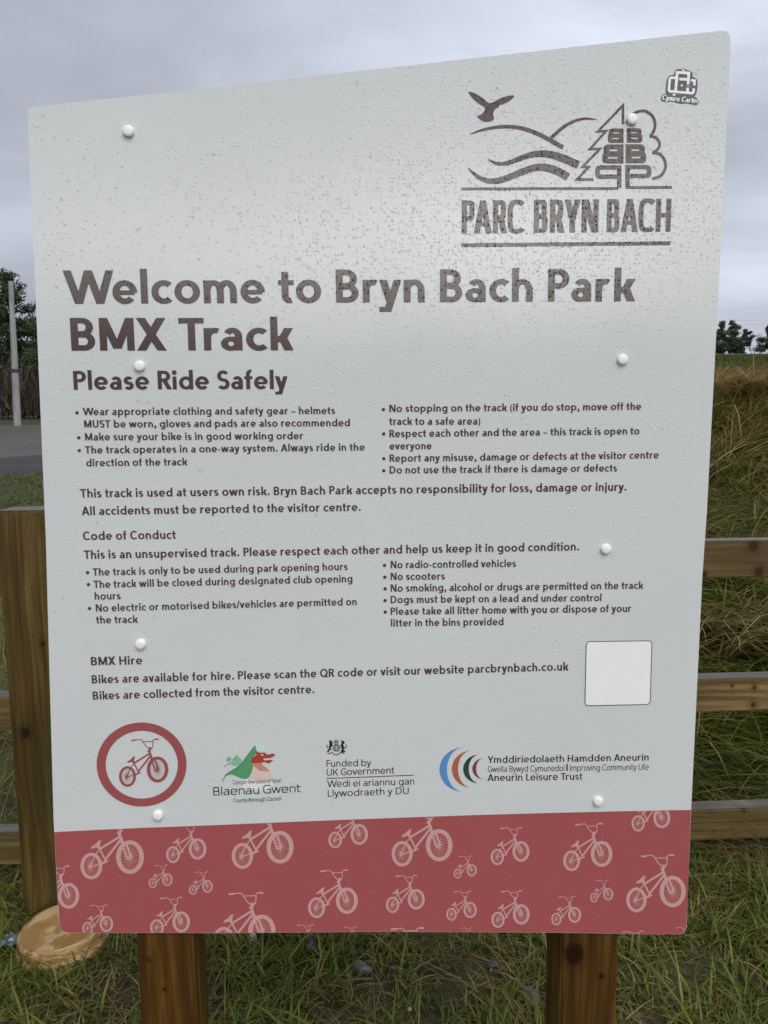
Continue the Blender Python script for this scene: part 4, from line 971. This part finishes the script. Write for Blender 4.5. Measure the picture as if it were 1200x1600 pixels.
# scraps of litter
def scrap(name, loc, size, mat, label, seed):
    r_ = random.Random(seed); n = 9; V = []; Fc = []
    for a in range(n):
        for b in range(n):
            u, v = a / (n - 1) - .5, b / (n - 1) - .5
            V.append((u * size + r_.gauss(0, size * .06), v * size * .8 + r_.gauss(0, size * .06), .012 + size * .16 * abs(math.sin(u * 9 + r_.gauss(0, .6)) * math.cos(v * 8)) + r_.uniform(0, size * .12)))
    for a in range(n - 1):
        for b in range(n - 1): Fc.append((a * n + b, (a + 1) * n + b, (a + 1) * n + b + 1, a * n + b + 1))
    me = mesh_py(name, V, Fc); me.materials.append(mat); o = link(name, me, None); o.location = loc
    md = o.modifiers.new('thickness', 'SOLIDIFY'); md.thickness = .0008
    return tag(o, label, 'litter')
m = Mat('grey blue plastic'); nz = m.n('ShaderNodeTexNoise', Scale=45.0, Detail=4.0); m.l(m.coord(), nz.inputs[0])
m.l(m.ramp(nz.outputs[0], [(.4, (.05, .075, .085)), (.6, (.26, .33, .36))]), m.b.inputs['Base Color']); m.b.inputs['Roughness'].default_value = .3
p = ground_pt(24, 1492); scrap('plastic_scrap', p + Vector((0, 0, .02)), .06, m.m, 'crumpled grey blue plastic scrap beside the round wooden slab', 4)
m = Mat('white paper'); nz = m.n('ShaderNodeTexNoise', Scale=20.0, Detail=2.0); m.l(m.coord(), nz.inputs[0])
m.l(m.ramp(nz.outputs[0], [(.3, (.55, .56, .58)), (.7, (.78, .79, .8))]), m.b.inputs['Base Color']); m.b.inputs['Roughness'].default_value = .6
p = ground_pt(4, 1163); scrap('paper_scrap', p + Vector((0, 0, .05)), .09, m.m, 'white paper scrap caught in the grass behind the fence', 8)

# ---------------------------------------------------------------- pole, trees, wire
def tube(path, radii, n=8):
    V = []; Fc = []
    for k, (p, r) in enumerate(zip(path, radii)):
        p = Vector(p); d = (Vector(path[min(k + 1, len(path) - 1)]) - Vector(path[max(k - 1, 0)])).normalized()
        u = d.orthogonal().normalized(); v = d.cross(u)
        V += [p + u * r * math.cos(2 * math.pi * j / n) + v * r * math.sin(2 * math.pi * j / n) for j in range(n)]
    for k in range(len(path) - 1):
        for j in range(n): Fc.append((k * n + j, k * n + (j + 1) % n, (k + 1) * n + (j + 1) % n, (k + 1) * n + j))
    Fc.append(tuple(range(n))[::-1]); Fc.append(tuple(range((len(path) - 1) * n, len(path) * n)))
    return V, Fc
def join(parts):
    V = []; Fc = []
    for v, f in parts:
        b = len(V); V += v; Fc += [tuple(b + i for i in q) for q in f]
    return V, Fc
m = Mat('grey pole'); nz = m.n('ShaderNodeTexNoise', Scale=3.0, Detail=6.0); m.l(m.coord((6, 6, .6)), nz.inputs[0])
m.l(m.ramp(nz.outputs[0], [(.3, (.17, .175, .18)), (.7, (.30, .31, .32))]), m.b.inputs['Base Color']); m.b.inputs['Roughness'].default_value = .6; M['pole'] = m.m
b = ray(27, 657); YP = 26.5; xb = b[0] / b[1] * YP; t = ray(17, 443); zt_ = CZ + t[2] / t[1] * YP; xt_ = t[0] / t[1] * YP; zb_ = float(height(xb, YP)) - .05
pole = tag(empty('utility_pole', (xb, YP, zb_)), 'tall plain grey pole beside the track, in front of the dark pine', 'pole')
pm = [(0, .122), (.3, .114), (.55, .100), (.8, .085), (1, .076)]
V, Fc = tube([(xb + (xt_ - xb) * q, YP, zb_ + (zt_ - zb_) * q) for q, _ in pm], [r for _, r in pm], 14); link('shaft', mesh_py('shaft', V, Fc), M['pole'], pole)
q = .40; V, Fc = tube([(xb + (xt_ - xb) * q, YP, zb_ + (zt_ - zb_) * q - .06), (xb + (xt_ - xb) * q, YP, zb_ + (zt_ - zb_) * q + .06)], [.118, .118], 14); link('band_clamp', mesh_py('band_clamp', V, Fc), M['black_ink'], pole)
V, Fc = tube([(xt_, YP, zt_ - .10), (xt_, YP, zt_ + .07)], [.08, .08], 14); link('pole_cap', mesh_py('pole_cap', V, Fc), M['pole'], pole)

m = Mat('bark'); nz = m.n('ShaderNodeTexNoise', Scale=6.0, Detail=6.0); m.l(m.coord((3, 3, 1)), nz.inputs[0])
m.l(m.ramp(nz.outputs[0], [(.3, (.025, .02, .016)), (.7, (.075, .058, .045))]), m.b.inputs['Base Color']); m.b.inputs['Roughness'].default_value = .85; M['bark'] = m.m
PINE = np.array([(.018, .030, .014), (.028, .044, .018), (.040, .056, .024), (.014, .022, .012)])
TWIG = np.array([(.040, .030, .024), (.055, .042, .032), (.03, .024, .02), (.07, .055, .042)])
def leaf_cards(C, size, pal, tint=None):
    n = len(C); a = rng.normal(0, 1, (n, 3)); a /= np.linalg.norm(a, axis=1, keepdims=True); b = rng.normal(0, 1, (n, 3)); b -= a * (a * b).sum(1, keepdims=True); b /= np.linalg.norm(b, axis=1, keepdims=True)
    s = size * rng.uniform(.5, 1.4, (n, 1)); V = np.stack([C - a * s, C + b * s * .28, C + a * s * 1.1, C - b * s * .28], 1).reshape(-1, 3)
    col = pick(pal, n); col = col if tint is None else col * tint[:, None]
    return V, np.arange(4 * n), np.arange(n) * 4, np.full(n, 4), np.repeat(col, 4, 0)
def mesh_leaf(name, V, F_, S_, T_, C_): return mesh_np(name, V, F_, S_, T_, False, C_)
def pine(x, y, h, spread, label, group, n_leaf=5200, leaf=.16, bare_to=.22, seed=0, dens=26, base=None, pal=None):
    r_ = random.Random(seed); z0 = float(height(x, y)) - .1 if base is None else base
    root = tag(empty('pine_tree', (x, y, z0)), label, 'tree', group); parts = []; cl_c = []; cl_r = []
    lx, ly = r_.uniform(-.04, .04) * h, r_.uniform(-.04, .04) * h
    def ax(q): return Vector((x + lx * q + .03 * h * math.sin(q * 5 + seed) * .4, y + ly * q, z0 + h * q))
    parts.append(tube([ax(q) for q in (0, .2, .4, .6, .8, .97)], [h * .024 * (1.05 - q) + .01 for q in (0, .2, .4, .6, .8, .97)], 7))
    for k in range(dens):
        q = bare_to + (1 - bare_to) * (k + r_.random()) / dens; a = r_.uniform(0, 6.28)
        ln = spread * (1.0 - .72 * ((q - bare_to) / (1 - bare_to)) ** 1.4) * r_.uniform(.55, 1.1); s = ax(q)
        e = s + Vector((math.cos(a) * ln, math.sin(a) * ln, ln * r_.uniform(.12, .5))); mid = (s + e) / 2 + Vector((0, 0, -.06 * ln))
        parts.append(tube([s, mid, e], [h * .007 + .008, h * .005, .006], 5))
        for f in (.55, .8, 1.0):
            cl_c.append(s.lerp(e, f) + Vector((r_.gauss(0, .1), r_.gauss(0, .1), r_.gauss(0, .08))) * ln); cl_r.append(ln * .22 + spread * .07)
    cl_c.append(ax(1.0)); cl_r.append(spread * .16)
    V, Fc = join(parts); link('trunk', mesh_py('trunk', V, Fc, True), M['bark'], root)
    cc = np.array([tuple(c) for c in cl_c]); cr = np.array(cl_r); i = rng.choice(len(cc), n_leaf, p=cr ** 2 / (cr ** 2).sum())
    d = rng.normal(0, 1, (n_leaf, 3)) * np.array([.55, .55, .34]); P = cc[i] + d * cr[i][:, None]
    tn = rng.uniform(.6, 1.5, len(cc))[i]
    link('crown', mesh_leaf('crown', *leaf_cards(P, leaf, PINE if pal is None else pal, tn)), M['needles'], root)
    return root
def twig_tree(name, x, y, h, spread, label, cat, group, n_br=60, seed=0):
    r_ = random.Random(seed); z0 = float(height(x, y)) - .1; root = tag(empty(name, (x, y, z0)), label, cat, group); V = []; parts = []; tw = []
    st_n = r_.randint(3, 5)
    for s in range(st_n):
        a = r_.uniform(0, 6.28); b = Vector((x + .1 * math.cos(a), y + .1 * math.sin(a), z0)); e = Vector((x + spread * .6 * math.cos(a) * r_.uniform(.3, 1), y + spread * .6 * math.sin(a), z0 + h * r_.uniform(.75, 1)))
        mid = b.lerp(e, .5) + Vector((r_.gauss(0, .1), r_.gauss(0, .1), 0)) * h * .3; parts.append(tube([b, mid, e], [h * .012, h * .007, h * .002], 5))
        for _ in range(n_br // st_n):
            t_ = r_.uniform(.2, 1); p = b.lerp(mid, t_ * 2) if t_ < .5 else mid.lerp(e, t_ * 2 - 1); d = Vector((r_.gauss(0, 1), r_.gauss(0, 1), abs(r_.gauss(.7, .5)))).normalized() * h * r_.uniform(.1, .28)
            tw.append(tube([p, p + d * .6 + Vector((0, 0, .02 * h)), p + d], [h * .0035, h * .0022, h * .001], 3))
            for _ in range(3):
                f = r_.uniform(.3, 1); q0 = p + d * f; d2 = Vector((r_.gauss(0, 1), r_.gauss(0, 1), abs(r_.gauss(.5, .5)))).normalized() * h * r_.uniform(.05, .13); tw.append(tube([q0, q0 + d2], [h * .0018, h * .0009], 3))
    V, Fc = join(parts); link('trunk', mesh_py('trunk', V, Fc), M['bark'], root)
    V, Fc = join(tw); link('crown', mesh_py('crown', V, Fc), M['bark'], root); return root
def at(px, Y, py=600):
    r = ray(px, py); return r[0] / r[1] * Y
# behind the track
GL = 'pines beyond the track'
pine(at(30, 33), 33, 5.9, 1.5, 'dark pine rising right behind the grey pole', GL, 9000, .095, .25, 3, 34, None, PINE * 1.6)
pine(at(-18, 35), 35, 6.3, 1.9, 'dark pine at the left edge of the photo, left of the grey pole', GL, 9000, .10, .2, 5, 34, None, PINE * 1.6)
pine(at(58, 37), 37, 4.6, 1.2, 'lower dark pine between the grey pole and the notice board', GL, 7000, .095, .2, 8, 30, None, PINE * 1.6)
for k, (px, Y, h_) in enumerate(((110, 38, 6.0), (170, 36, 5.2), (240, 40, 6.4), (320, 38, 5.6), (410, 41, 6.2), (520, 39, 5.0))):
    pine(at(px, Y), Y, h_, 1.6, 'dark pine beyond the track hidden behind the notice board', GL, 3500, .15, .2, 20 + k)
# brown leafless scrub at the wood's edge: one tangled mass
def thicket():
    sets = []; r_ = np.random.default_rng(3); n = 34000
    x = r_.uniform(-26, 3, n); y = r_.uniform(29.5, 36, n); h = r_.uniform(.6, 3.2, n) * (.75 + .35 * hsh(x * .9, y * .5))
    b = np.stack([x, y, height(x, y)], 1); b[:, 2] += r_.uniform(0, 1.2, n)
    return blades(b, h * .6, r_.uniform(.012, .04, n), r_.uniform(0, 6.28, n), r_.uniform(0, .6, n), r_.uniform(0, .5, n), pick(TWIG * 1.5, n), 3)
q = thicket(); o = link('thicket', mesh_np('thicket', q[0], q[1], q[2], q[3], False, q[4]), M['needles']); tag(o, 'tangle of brown leafless scrub along the far side of the track', 'scrub', kind='stuff')
# on the hilltop
GR = 'pines on the hilltop'
for k, (px, Y, h_, sp_, lb) in enumerate(((1126, 104, 4.2, 1.25, 'dark pine on the hilltop touching the edge of the notice board'), (1139, 105, 4.3, 1.35, 'taller dark pine on the hilltop, second from the notice board'),
        (1160, 106, 3.3, 1.05, 'shorter dark pine standing alone in the middle of the hilltop gap'), (1201, 103, 3.6, 1.3, 'dark pine on the hilltop at the right edge of the photo'))):
    pine(at(px, Y), Y, h_ * 1.05, sp_ * 1.2, lb, GR, 6500, .17, .03, 40 + k, 30, None, PINE * np.array([2.2, 2.2, 3.0]))  # needle colours lightened and blued to stand in for distance haze
for k, (px, Y, h_, lb) in enumerate(((1174, 104, 2.6, 'bare leafless shrub on the hilltop beside the short pine'), (1186, 106, 2.2, 'low bare shrub on the hilltop near the right edge pine'))):
    twig_tree('bare_shrub', at(px, Y), Y, h_, 2.2, lb, 'shrub', 'bare shrubs on the hilltop', 150, 60 + k)
for j, py in enumerate((500, 506)):
    Y = 130; a = Vector((at(1050, Y), Y, 0)); b_ = Vector((at(1320, Y), Y, 0)); za = CZ + ray(1120, py + 2)[2] / ray(1120, py + 2)[1] * Y; zc = CZ + ray(1200, py)[2] / ray(1200, py)[1] * Y
    pts_ = [(a.x + (b_.x - a.x) * t_, Y, za + (zc - za) * t_ * 1.6 + 1.2 * (t_ - .45) ** 2) for t_ in np.linspace(0, 1, 24)]
    V, Fc = tube(pts_, [.011] * 24, 5); o = link('overhead_wire', mesh_py('overhead_wire', V, Fc), M['pole']); tag(o, ('upper' if j == 0 else 'lower') + ' thin overhead wire crossing the sky above the hilltop trees', 'wire', 'overhead wires')

# wood behind the viewer, mirrored in the wet panel: one dark mass of foliage
def wood_mass():
    r_ = np.random.default_rng(11); n = 26000; x = r_.uniform(-60, 60, n); y = -34 - r_.uniform(0, 8, n)
    top = 5.0 + 1.0 * hsh(x * .25, x * .11 + 2) + .5 * hsh(x * 1.1, 3 + 0 * x); z = top * r_.uniform(0, 1, n) ** .7
    return leaf_cards(np.stack([x, y, z], 1), .75, PINE * 1.6)
q = wood_mass(); o = link('woodland', mesh_np('woodland', q[0], q[1], q[2], q[3], False, q[4]), M['needles']); tag(o, 'dark belt of woodland across the field, mirrored in the wet board', 'wood', kind='stuff')
